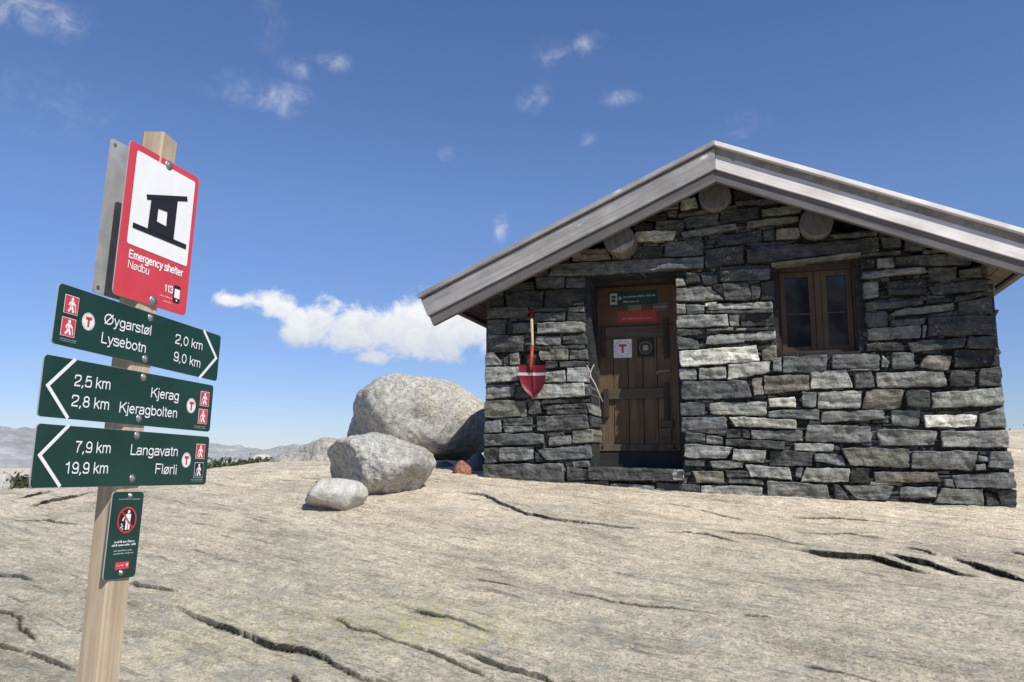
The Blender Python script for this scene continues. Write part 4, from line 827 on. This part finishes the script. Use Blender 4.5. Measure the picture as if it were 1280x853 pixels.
# green notice
x0, x1, z0, z1 = door_rect(761, 366, 822, 380); mb = MB(); mb.prism(rrect(x0, x1, z0, z1, .006), YN - .004, YN); hgt = z1 - z0; y = YN - .0055
mb.flat(rrect(x0 + .012, x0 + .085, z0 + .014, z1 - .014, .003), y, 1); c0 = x0 + .0485; q = hgt - .028
zc_ = (z0 + z1) / 2; k_ = q * .30
mb.stroke([(c0 - k_, zc_ - k_ * .62), (c0 + k_, zc_ - k_ * .95)], k_ * .22, y - .001, 2); mb.stroke([(c0 - k_ * .7, zc_ + k_ * .85), (c0 + k_ * .8, zc_ + k_ * .75)], k_ * .24, y - .001, 2)
mb.flat([(c0 - k_ * .55, zc_ - k_ * .72), (c0 + k_ * .55, zc_ - k_ * .85), (c0 + k_ * .5, zc_ + k_ * .75), (c0 - k_ * .45, zc_ + k_ * .8)], y - .0008, 2); mb.flat([(c0 - k_ * .22, zc_ - k_ * .2), (c0 + k_ * .2, zc_ - k_ * .24), (c0 + k_ * .2, zc_ + k_ * .3), (c0 - k_ * .2, zc_ + k_ * .32)], y - .0016, 1)
mb.disc(x0 + .112, (z0 + z1) / 2 + .004, .017, y, 1); mb.stroke([(x0 + .103, (z0 + z1) / 2 + .012), (x0 + .121, (z0 + z1) / 2 + .012)], .006, y - .001, 3); mb.stroke([(x0 + .112, (z0 + z1) / 2 + .012), (x0 + .112, (z0 + z1) / 2 - .010)], .006, y - .001, 3)
scribble(mb, x0 + .145, x1 - .02, z0 + hgt * .55, .022, y, 1, 4); scribble(mb, x0 + .145, x0 + .30, z0 + hgt * .2, .018, y, 1, 5)
tag(mb.build('notice', [m_green, m_dim, m_black, m_redprint], door), 'long green notice at the top of the door')
x0, x1, z0, z1 = door_rect(771, 390, 821, 402); mb = MB(); mb.prism(rrect(x0, x1, z0, z1, .006), YN - .004, YN); scribble(mb, x0 + .05, x1 - .05, z0 + .030, .02, YN - .0055, 1, 9)
tag(mb.build('notice', [paint('notice_red', (.36, .05, .042), .5), paint('worn_pink_print', (.50, .24, .22), .6)], door), 'red notice with one line of pale print')
x0, x1, z0, z1 = door_rect(816, 379, 836, 388); mb = MB(); mb.prism(rrect(x0, x1, z0, z1, .004), YN - .004, YN); scribble(mb, x0 + .01, x1 - .02, z0 + .030, .014, YN - .0055, 1, 12)
tag(mb.build('notice', [paint('brass_plate', (.13, .105, .07), .5), m_lt], door), 'small brown plate at the door\'s upper right')
x0, x1, z0, z1 = door_rect(785, 380, 802, 391); mb = MB(); mb.prism(rrect(x0, x1, z0, z1, .002), YN - .002, YN); mb.build('paper_patch', paint('old_paper', (.20, .155, .09), .8), door)
x0, x1, z0, z1 = door_rect(767, 425, 790, 447); mb = MB(); mb.prism(rrect(x0, x1, z0, z1, .004), YN - .003, YN); cx, cz = (x0 + x1) / 2, (z0 + z1) / 2; y = YN - .0045; w = x1 - x0
for k in range(22):
    a = 2 * math.pi * k / 22
    if k % 6 != 5:
        p = lambda r_, b_: (cx + r_ * w * math.cos(b_), cz + r_ * w * math.sin(b_)); mb.flat([p(.40, a), p(.46, a), p(.46, a + .16), p(.40, a + .16)], y, 2)
mb.stroke([(cx - w * .22, cz + w * .17), (cx + w * .22, cz + w * .17)], w * .12, y - .001, 1); mb.stroke([(cx, cz + w * .17), (cx, cz - w * .25)], w * .12, y - .001, 1)
tag(mb.build('sticker', [m_white, m_redprint, m_lt], door), 'white square sticker with a red letter T')
x0, x1, z0, z1 = door_rect(796, 424, 818, 446); mb = MB(); mb.prism(rrect(x0, x1, z0, z1, .004), YN - .003, YN); cx, cz = (x0 + x1) / 2, (z0 + z1) / 2; w = x1 - x0
mt = paint('sticker_tan', (.20, .165, .115), .5)
mb.disc(cx, cz, w * .38, y, 1, w * .33); mb.disc(cx, cz - .003, w * .20, y, 1, w * .16); mb.flat(rrect(cx - w * .12, cx + w * .12, cz - w * .14, cz + w * .12, .004), y, 2); mb.stroke([(cx - w * .06, cz - w * .06), (cx, cz + .01), (cx + w * .05, cz - w * .04)], .005, y - .001, 0)
for k in range(16): 
    a = 2 * math.pi * k / 16; mb.disc(cx + w * .27 * math.cos(a), cz + w * .27 * math.sin(a), w * .025, y, 1, n=8)
tag(mb.build('sticker', [m_black, mt, m_lt], door), 'black square sticker with a pale round emblem')
# frame round the door
F0, F1 = 1.048, 1.862; zk = zB - .22
mb = MB(); mb.box(F0 - .03, xL - .03, YD - .12, YD + .2, zk, zT + .10); mb.box(xR + .03, F1 + .06, YD - .12, YD + .2, zk, zT + .10); mb.box(xL - .03, xR + .03, YD - .121, YD + .2, zT + .006, zT + .12)
mb.box(xL - .03, xL - .004, YD - .01, YD + .2, zk, zT + .006); mb.box(xR + .004, xR + .03, YD - .01, YD + .2, zk, zT + .006)
mb.build('door_frame', m_frame, hut)
mb = MB(); mb.box(xL - .026, xL + .006, YD - .03, YD - .011, zB - .02, zT - .02, bev=.003); mb.box(xR - .004, xR + .028, YD - .03, YD - .011, zB - .02, zT - .02, bev=.003); mb.box(xL + .007, xR - .005, YD - .03, YD - .012, zB - .02, zB - .003, bev=.003)
mb.build('door_edge', m_frame_l, hut)
mb = MB(); mb.box(xL - .029, xR + .029, YD - .02, YD + .2, zk, zB - .022, bev=.004); mb.build('kick_board', m_kick, hut)

# ---- window
win = empty('window'); win.parent = hut
YW = .13
W0, W1, WB, WT = 2.745, 3.375, .935, 1.705
mb = MB(); fw = .055
mb.box(W0 - .06, W0 + .012, YW - .02, .4, WB - .05, WT + .05); mb.box(W1 - .008, W1 + .08, YW - .02, .4, WB - .05, WT + .05); mb.box(W0, W1, YW - .02, .4, WT - .035, WT + .08); mb.box(W0, W1, YW - .05, .4, WB - .06, WB + .012)
mb.build('reveal', m_frame, win)
def casement(x0, x1):
    z0, z1 = WB + .014, WT - .037; zi = z0 + (z1 - z0) * .47
    mb = MB(); t = .048
    mb.box(x0, x0 + t, YW, YW + .05, z0, z1, bev=.004); mb.box(x1 - t, x1, YW, YW + .05, z0, z1, bev=.004)
    mb.box(x0 + t, x1 - t, YW + .001, YW + .05, z0, z0 + t * .9, bev=.004); mb.box(x0 + t, x1 - t, YW + .001, YW + .05, z1 - t, z1, bev=.004)
    mb.box(x0 + t, x1 - t, YW + .012, YW + .045, zi - .006, zi + .006, bev=.002)
    f = mb.build('casement', m_win, win)
    mb = MB(); mb.box(x0 + t - .004, x1 - t + .004, YW + .026, YW + .031, z0 + .03, z1 - .03); mb.build('pane', m_glass, f)
mid = 3.082
casement(W0 + .016, mid - .027); casement(mid + .027, W1 - .012)
mb = MB(); mb.box(mid - .026, mid + .026, YW - .012, YW + .05, WB + .014, WT - .037, bev=.004); mb.build('mullion', m_win, win)
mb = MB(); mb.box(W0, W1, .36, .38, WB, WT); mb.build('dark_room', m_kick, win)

# ------------------------------------------------------------------ shovel and straw (on the hut wall, things of their own)
HM = hut.matrix_world.copy()
sh = empty('shovel', HM @ Matrix.Translation((uz(666, 470, .06)[0], -.06, uz(666, 470, .06)[1])))
tag(sh, 'short red shovel hanging on the stone wall left of the door', 'shovel')
SO = uz(666, 470, .06)
L_ = lambda px, py: (uz(px, py, .06)[0] - SO[0], uz(px, py, .06)[1] - SO[1])
mb = MB(); g = []
rows = [(456.5, 649.5, 682.5), (460, 649.2, 683), (467, 649.8, 683), (474, 650.5, 682.6), (481, 652.5, 681), (487, 656, 678), (492, 660, 674.5), (496.5, 665, 669)]
NU = 13; 
for py, a, b_ in rows:
    for i in range(NU):
        t = i / (NU - 1); x, z = L_(a + (b_ - a) * t, py); d = abs(t - .5) * 2
        g.append((x, -.030 + .034 * (1 - d * d) - .012 * max(0, 1 - d * 6), z))
nr = len(rows)
back = [(x, y + .004, z) for x, y, z in g]
fc = [(j * NU + i, (j + 1) * NU + i, (j + 1) * NU + i + 1, j * NU + i + 1) for j in range(nr - 1) for i in range(NU - 1)]
off = len(g); fcb = [tuple(off + k for k in f[::-1]) for f in fc]
bd = [i for i in range(NU)] + [j * NU + NU - 1 for j in range(1, nr)] + [(nr - 1) * NU + i for i in range(NU - 2, -1, -1)] + [j * NU for j in range(nr - 2, 0, -1)]
rim = [(bd[i], bd[(i + 1) % len(bd)], off + bd[(i + 1) % len(bd)], off + bd[i]) for i in range(len(bd))]
mb.add(g + back, fc + fcb + rim, 0, False); bl = recalc(mb.build('blade', m_red_shovel, sh))
mb = MB(); V = []
for py in (466.2, 469.8):
    for i in range(NU):
        t = i / (NU - 1); x, z = L_(649.4 + (683.4 - 649.4) * t, py); d = abs(t - .5) * 2; V.append((x, -.033 + .034 * (1 - d * d) - .012 * max(0, 1 - d * 6), z))
mb.add(V, [(NU + i, NU + i + 1, i + 1, i) for i in range(NU - 1)]); mb.build('white_band', paint('worn_white_band', (.50, .46, .45), .6, .25, 30), sh)
a = L_(663.8, 458); b_ = L_(666, 432); c_ = L_(665, 398); d_ = L_(664.4, 390)
mb = MB(); e_ = L_(664.5, 465); mb.tube([(e_[0], -.014, e_[1]), (a[0], -.016, a[1]), (b_[0], -.012, b_[1])], [.006, .0185, .0150], 12); mb.build('socket', m_orange, sh)
mb = MB(); mb.tube([(b_[0], -.012, b_[1] - .03), (b_[0], -.012, b_[1]), (c_[0], -.012, c_[1])], .0138, 12); mb.build('shaft', m_shaft, sh)
mb = MB(); mb.tube([(c_[0], -.012, c_[1] - .004), (c_[0], -.012, c_[1] + .02), (d_[0], -.012, d_[1])], [.0175, .019, .016], 12); t_ = L_(664.4, 388)
mb.tube([(d_[0] - .028, -.012, d_[1]), (d_[0] + .028, -.012, d_[1])], .015, 10); mb.build('grip', m_red_shovel, sh)
# nail in the wall that carries it
mb = MB(); mb.tube([(d_[0], .05, d_[1] + .018), (d_[0], -.035, d_[1] + .022)], .005, 8); mb.build('hook', m_iron, sh)
st_ = MB()
P = [(743, 456), (740.5, 460), (738, 466), (738.5, 471), (741, 475), (744, 480), (747, 487), (750, 495), (754, 503)]
st_.tube([(uz(*p, .03)[0], -.04 + .006 * math.sin(i), uz(*p, .03)[1]) for i, p in enumerate(P)], [.003, .005, .006, .006, .005, .005, .0045, .004, .0025], 6)
P = [(738, 466), (735.5, 461), (733, 457)]; st_.tube([(uz(*p, .03)[0], -.04 + .015 * i, uz(*p, .03)[1]) for i, p in enumerate(P)], .0045, 6)
so_ = st_.build('string', m_string); so_.matrix_world = HM; tag(so_, 'frayed pale string sticking out of the wall by the door frame', 'string')

# ------------------------------------------------------------------ signpost
POSTP = Vector((-.9729, 2.0141, .1518)); POSTA = Vector((.0273, .0144, .9995)).normalized()
pu = Vector((.2419, .9703, 0)); pu = (pu - POSTA * pu.dot(POSTA)).normalized(); pn = pu.cross(POSTA)
PM = Matrix(((pu.x, -pn.x, POSTA.x, POSTP.x), (pu.y, -pn.y, POSTA.y, POSTP.y), (pu.z, -pn.z, POSTA.z, POSTP.z), (0, 0, 0, 1)))
zfoot = (float(gz(POSTP.x - .04, POSTP.y)) - POSTP.z) / POSTA.z
signpost = empty('signpost', PM @ Matrix.Translation((0, 0, zfoot)))
tag(signpost, 'wooden trail signpost with three green arrow signs and a red shelter sign', 'signpost')
Minv = signpost.matrix_world.inverted()
mb = MB(); hw, hd = .039, .0285; top = .695; rows = np.linspace(zfoot - .25, top, 60); V = []; ch = .004
prof = [(-hw + ch, -hd), (hw - ch, -hd), (hw, -hd + ch), (hw, hd - ch), (hw - ch, hd), (-hw + ch, hd), (-hw, hd - ch), (-hw, -hd + ch)]
for z in rows:
    tw = R(11) * max(0, (z - .15) / .55) ; bx = .022 * max(0, z / .68) ** 1.5; c_, s_ = math.cos(tw), math.sin(tw)
    for x, y in prof: V.append((bx + x * c_ - y * s_, -.0165 + x * s_ + y * c_, z - zfoot))
nr = len(rows); n8 = 8
mb.add(V, [(j * n8 + i, j * n8 + (i + 1) % n8, (j + 1) * n8 + (i + 1) % n8, (j + 1) * n8 + i) for j in range(nr - 1) for i in range(n8)] + [list(range(n8))[::-1], [(nr - 1) * n8 + i for i in range(n8)]])
post = recalc(mb.build('post', m_post, signpost))
def sign_frame(Cc, u, v, n_):
    return Matrix(((u[0], -n_[0], v[0], Cc[0]), (u[1], -n_[1], v[1], Cc[1]), (u[2], -n_[2], v[2], Cc[2]), (0, 0, 0, 1)))
SG = {
 'S1': ([-0.9176, 2.0211, 0.3027], [0.20842, 0.97737, -0.03609], [0.03084, 0.03031, 0.99906], [0.97755, -0.20934, -0.02382], .6321, .1337),
 'S2': ([-0.9252, 2.0031, 0.1506], [0.22445, 0.97428, -0.02022], [0.02732, 0.01445, 0.99952], [0.9741, -0.22489, -0.02337], .6199, .1323),
 'S3': ([-0.9285, 2.0042, 0.0034], [0.21193, 0.97712, -0.01781], [0.02698, 0.01237, 0.99956], [0.97691, -0.21231, -0.02374], .6300, .1342),
 'R': ([-0.9101, 2.0208, 0.5827], [0.27091, 0.96201, -0.03384], [0.03033, 0.02661, 0.99919], [0.96213, -0.27171, -0.02197], .2664, .3908),
 'S4': ([-0.9351, 1.9951, -0.1787], [0.28724, 0.95716, -0.03647], [0.03105, 0.02875, 0.9991], [0.95735, -0.28812, -0.02146], .1041, .2050)}
def sign(key, name, label, mat, rad):
    Cc, u, v, n_, w, h = SG[key]; M = sign_frame(Cc, u, v, n_)
    mb = MB(); mb.prism(rrect(-w / 2, w / 2, -h / 2, h / 2, rad), 0, .0026, 1); mb.flat(rrect(-w / 2 + .0006, w / 2 - .0006, -h / 2 + .0006, h / 2 - .0006, rad), -.0005, 0)
    o = mb.build(name, [mat, m_edge], signpost, Minv @ M); tag(o, label)
    Cn = np.array(Cc); nn = np.array(n_); uu = np.array(u); vv = np.array(v)
    def loc(px, py):
        d = ray(px, py); X = d * ((Cn @ nn) / (d @ nn)) - Cn; return float(X @ uu), float(X @ vv)
    return o, loc, w, h
def zz(ox, oy, s): return lambda x, y: (ox + x / s, oy + y / s)
c2 = zz(30, 340, 3.0463)
Y1, Y2 = -.0016, -.0026
def line_text(o, loc, txt, a, b_, cap_px, mi_mat, name='lettering', bold=0.008):
    (xa, za), (xb, zb) = loc(*a), loc(*b_); mb = MB(); sl = (zb - za) / (xb - xa); V, Fc = text_polys(txt, xa, xb, 0, cap_px, bold)
    mb.add([(p, Y1 + y_, za + sl * (p - xa) + q) for p, y_, q in V], Fc); return mb.build(name, mi_mat, o)
def bolt(o, x, z, r=.0085):
    mb = MB(); n_ = 14
    pr = [(0.0, r * 1.25), (-.0018, r * 1.2), (-.0022, r * .8), (-.005, r * .62), (-.0062, r * .3)]
    V = [(x + rr * math.cos(2 * math.pi * i / n_), y, z + rr * math.sin(2 * math.pi * i / n_)) for y, rr in pr for i in range(n_)]
    mb.add(V, [(j * n_ + i, (j + 1) * n_ + i, (j + 1) * n_ + (i + 1) % n_, j * n_ + (i + 1) % n_) for j in range(len(pr) - 1) for i in range(n_)] + [[(len(pr) - 1) * n_ + i for i in range(n_)]], 0, True)
    recalc(mb.build('bolt', m_bolt, o))
def badge(o, x, z, r):
    mb = MB(); mb.disc(x, z, r, Y1, 0); mb.disc(x, z, r * .96, Y1 - .0004, 2, r * .90)
    for k in range(20):
        a = 2 * math.pi * k / 20
        if k % 5: mb.disc(x + r * .78 * math.cos(a), z + r * .78 * math.sin(a), r * .055, Y1 - .0005, 2, n=6)
    mb.stroke([(x - r * .46, z + r * .38), (x + r * .46, z + r * .38)], r * .30, Y2, 1); mb.stroke([(x, z + r * .38), (x, z - r * .58)], r * .30, Y2, 1)
    mb.build('trail_badge', [m_white, m_redprint, m_lt], o)
def symbol(o, x, z, w, h, black=False, flip=1):
    mb = MB(); mb.flat(rrect(x - w / 2, x + w / 2, z - h / 2, z + h / 2, .001), Y1, 2); mb.flat(rrect(x - w / 2 + .0012, x + w / 2 - .0012, z - h / 2 + .0012, z + h / 2 - .0012, .001), Y1 - .0004, 0)
    hiker(mb, x, z, w, h * .96, Y2, 1, flip); mb.build('hiker_symbol', [m_black if black else m_red, m_white, m_white], o)
CAP = .0255
for key, lab, rows, chev, badge_px, syms, bolts, foot in (
  ('S1', 'topmost green arrow sign, pointing right to Øygarstøl and Lysebotn',
   [('Øygarstøl', (302, 197), (480, 243)), ('Lysebotn', (291, 270), (460, 309)), ('2,0 km', (573, 272), (676, 299)), ('9,0 km', (567, 338), (668, 366))],
   [(683, 222), (730, 328), (665, 405)], (243, 190), [(178.5, 126.5, 0), (166, 211, 0)], [(481, 175), (460, 332)], (133, 252, 195, 276)),
  ('S2', 'middle green arrow sign, pointing left to Kjerag and Kjeragbolten',
   [('2,5 km', (188, 434), (325, 449)), ('2,8 km', (177, 511), (320, 526)), ('Kjerag', (481, 478), (586, 491)), ('Kjeragbolten', (360, 535), (579, 556))],
   [(195, 332), (88, 432), (165, 558)], (635, 510), [(686.5, 484, 0), (679, 551, 0)], [(455, 402), (437, 558)], (645, 588, 690, 596)),
  ('S3', 'lowest green arrow sign, pointing left to Langavatn and Flørli',
   [('7,9 km', (190, 688), (326, 691)), ('19,9 km', (151, 768), (316, 768)), ('Langavatn', (403, 697), (582, 702)), ('Flørli', (497, 768), (577, 772))],
   [(170, 583), (57, 698), (135, 818)], (616, 717), [(670, 684, 0), (663.5, 754.5, 1)], [(430, 623), (412, 787)], (634, 792, 678, 798))):
    o, loc, w, h = sign(key, 'direction_sign', lab, m_green, .010)
    for t, a, b_ in rows: line_text(o, loc, t, c2(*a), c2(*b_), CAP, m_white, bold=.0)
    P = [loc(*c2(*p)) for p in chev]
    mb = MB(); mb.stroke(P, .0085, Y1); mb.build('arrow_line', m_white, o)
    x, z = loc(*c2(*badge_px)); badge(o, x, z, .0205)
    for sx, sy, bl_ in syms: x, z = loc(*c2(sx, sy)); symbol(o, x, z, .042, .041, bool(bl_), -1 if key != 'S1' else 1)
    for b2 in bolts: x, z = loc(*c2(*b2)); bolt(o, x, z)
    mb = MB(); (xa, za), (xb, zb) = loc(*c2(foot[0], foot[1])), loc(*c2(foot[2], foot[3])); scribble(mb, min(xa, xb), max(xa, xb), za, .0022, Y1, 0, 3); mb.build('small_print', m_lt, o); mb = MB(); scribble(mb, min(xa, xb), max(xa, xb), za - .004, .0018, Y1, 0, 8)
    mb.build('small_print', m_lt, o)
# red shelter sign
o, loc, w, h = sign('R', 'shelter_sign', 'red and white emergency shelter sign at the top of the post', m_red, .012)
c1 = zz(30, 150, 3.2808); LR = lambda x, y: loc(*c1(x, y))
a, b_, c_, d_ = LR(462, 125), LR(703, 255), LR(663, 602), LR(420, 503)
mb = MB(); mb.flat(rrect((a[0] + d_[0]) / 2, (b_[0] + c_[0]) / 2, (c_[1] + d_[1]) / 2, (a[1] + b_[1]) / 2, .006), Y1); mb.build('white_panel', m_white, o)
mb = MB()
def bar(p0, p1, t): mb.stroke([LR(*p0), LR(*p1)], t, Y2)
P = [LR(*p) for p in ((520, 322), (628, 332), (609, 500), (503, 450))]; Q = [LR(*p) for p in ((548, 365), (585, 378), (580, 437), (542, 417))]
mb.add([(p[0], Y2, p[1]) for p in P + Q], [(0, 4, 5, 1), (1, 5, 6, 2), (2, 6, 7, 3), (3, 7, 4, 0)])
bar((501, 317), (667, 325), .0135); bar((443, 431), (662, 522), .0135); recalc(mb.build('shelter_pictogram', m_black, o))
line_text(o, loc, 'Emergency shelter', c1(427, 563), c1(650, 645), .0205, m_white, bold=.018)
line_text(o, loc, 'Nødbu', c1(423, 606), c1(509, 636), .0205, m_white, bold=-.008)
line_text(o, loc, '113', c1(572, 702), c1(607, 713), .019, m_white, bold=.014)
mb = MB(); P = [LR(*p) for p in ((614, 676), (642, 682), (637, 756), (609, 746))]; x0, x1 = P[0][0], P[1][0]; z0, z1 = P[2][1], P[0][1]
mb.flat(rrect(x0, x1, z0, z1, .005), Y1, 1); mb.flat(rrect(x0 + .003, x1 - .003, z0 + .012, z1 - .010, .001), Y2, 0); mb.disc((x0 + x1) / 2, z0 + .006, .003, Y2, 0, n=10); mb.build('phone_symbol', [m_white, m_black], o)
mb = MB(); (xa, za), (xb, zb) = LR(556, 715), LR(606, 726); scribble(mb, xa, xb, za - .004, .0045, Y1, 0, 2); mb.build('small_print', m_pink, o); mb = MB(); scribble(mb, xa + .012, xb, za - .016, .0045, Y1, 0, 6); mb.build('small_print', m_pink, o)
for q in ((593, 188), (529, 742)): x, z = LR(*q); bolt(o, x, z, .011)
# no littering notice
o, loc, w, h = sign('S4', 'notice_sign', 'small green no-littering notice below the arrow signs', m_green, .010)
c3 = zz(60, 590, 3.2433); LS = lambda x, y: loc(*c3(x, y))
mb = MB(); x, z = LS(318, 195); r = .0315; mb.disc(x, z, r * .98, Y1 + .0003, 2); mb.disc(x, z, r, Y1, 0, r * .86, n=36); mb.stroke([(x - r * .62, z + r * .62), (x + r * .62, z - r * .62)], r * .13, Y2 - .0006, 0)
mb.disc(x + .003, z + r * .62, r * .13, Y2, 1, n=12); mb.flat([(x - .006, z - .004), (x + .010, z - .004), (x + .011, z + .014), (x - .004, z + .015)], Y2, 1); mb.stroke([(x - .001, z - .003), (x - .002, z - r * .74)], .0062, Y2, 1); mb.stroke([(x + .007, z - .003), (x + .007, z - r * .72)], .0062, Y2, 1)
mb.stroke([(x - .004, z + .012), (x - .013, z + .003), (x - .015, z - .002)], .004, Y2, 1)
for dx, dz in ((-.017, -.010), (-.014, -.014), (-.018, -.017), (-.013, -.021)): mb.disc(x + dx, z + dz, .0022, Y2, 1, n=7)
mb.build('no_litter_symbol', [m_redprint, m_white, m_black], o)
mb = MB()
for (xa, ya, xb, yb, hh_, sdd) in ((266, 290, 348, 284, .0055, 31), (256, 304, 352, 296, .0055, 32)):
    mb = MB(); p, q = LS(xa, ya), LS(xb, yb); scribble(mb, p[0], q[0], p[1], hh_, Y1, 0, sdd); mb.build('small_print', m_white, o)
for (xa, ya, xb, yb, hh_, sdd) in ((264, 325, 340, 316, .0038, 33), (262, 337, 344, 328, .0038, 34), (286, 113, 372, 113, .0028, 36)):
    mb = MB(); p, q = LS(xa, ya), LS(xb, yb); scribble(mb, p[0], q[0], p[1], hh_, Y1, 0, sdd); mb.build('small_print', m_lt, o)
mb = MB(); p, q = LS(271, 368), LS(324, 388); mb.flat(rrect(p[0], q[0], q[1] - .002, p[1], .001), Y1, 0); mb.disc(q[0] - .007, (p[1] + q[1]) / 2, .0045, Y2, 1, n=12); scribble(mb, p[0] + .005, q[0] - .016, (p[1] + q[1]) / 2 - .002, .004, Y2, 1, 3); mb.build('logo_tab', [m_red, m_pink], o)
for q in ((333, 97), (295, 409)): x, z = LS(*q); bolt(o, x, z, .0062)
# second plate on the far side of the post, seen from behind
Cc, u, v, n_, w, h = SG['R']; M = sign_frame((np.array(Cc) - np.array(n_) * .092).tolist(), u, v, n_)
mb = MB(); mb.prism(rrect(-.098, .130, -.180, .224, .012), 0, .003)
pl = mb.build('metal_plate', m_metal, signpost, Minv @ M); tag(pl, 'bare grey back of a sign fixed to the far side of the post')
for x, z in ((-.083, .209), (-.083, -.165)):
    mb = MB(); mb.disc(x, z, .0055, -.0008, 0, n=12); mb.build('rivet', m_bolt, pl)

# ------------------------------------------------------------------ scrub
n = NT('scrub_leaf'); oi = n.N('ShaderNodeObjectInfo'); gg = n.N('ShaderNodeNewGeometry'); v = n.map()
m_leaf = n.done(n.mix(n.ramp(n.noise(v, 9, 3), [(.35, 0.), (.65, 1.)]), (.035, .048, .020), (.095, .105, .045)), .7)
def leaves(name, pts, size, label=None, cat=None, kind=None):
    mb = MB()
    for (x, y, z, s) in pts:
        d = Vector((random.gauss(0, 1), random.gauss(0, 1), random.gauss(.4, 1))).normalized(); t = d.orthogonal().normalized(); a = random.uniform(.6, 1.4) * size * s; p = Vector((x, y, z))
        b_ = d.cross(t)
        mb.add([p - t * a * .5, p + b_ * a * .35, p + t * a * .6, p - b_ * a * .35], [(0, 1, 2, 3)])
    return tag(mb.build(name, m_leaf), label, cat, None, kind)
pts = []
for _ in range(9000):                # band of low heather beyond the slab
    x = random.uniform(-5.2, -3.3); y = 11.9 + random.gauss(0, .45)
    pts.append([x, y, 0, 1])
P_ = np.array(pts); gzz = gz(P_[:, 0], P_[:, 1]); hgt = .05 + .20 * np.clip(fbm(P_[:, 0] * .8, P_[:, 1] * .8, 3.) * .6 + .5, 0, 1)
P_[:, 2] = gzz + rng.uniform(0, 1, len(P_)) ** .7 * hgt
leaves('scrub', P_.tolist(), .045, kind='stuff')
pts = []
c0 = at(20, 606, 8.9)
for _ in range(1500):
    d = rng.normal(size=3) * np.array([.11, .12, .055]); pts.append((c0[0] + d[0], c0[1] + d[1], c0[2] - .03 + abs(d[2]), 1))
leaves('shrub', pts, .035, 'low dark green bush at the left edge of the bare rock', 'bush')
pts = []
c0 = at(1278, 546, 14)
for _ in range(3500):
    d = rng.normal(size=3) * np.array([.75, .5, .10]); pts.append((c0[0] + .6 + d[0], c0[1] + d[1], c0[2] - .16 + abs(d[2]), 1))
leaves('shrub', pts, .08, 'dark low scrub on the rise to the right of the hut', 'bush')
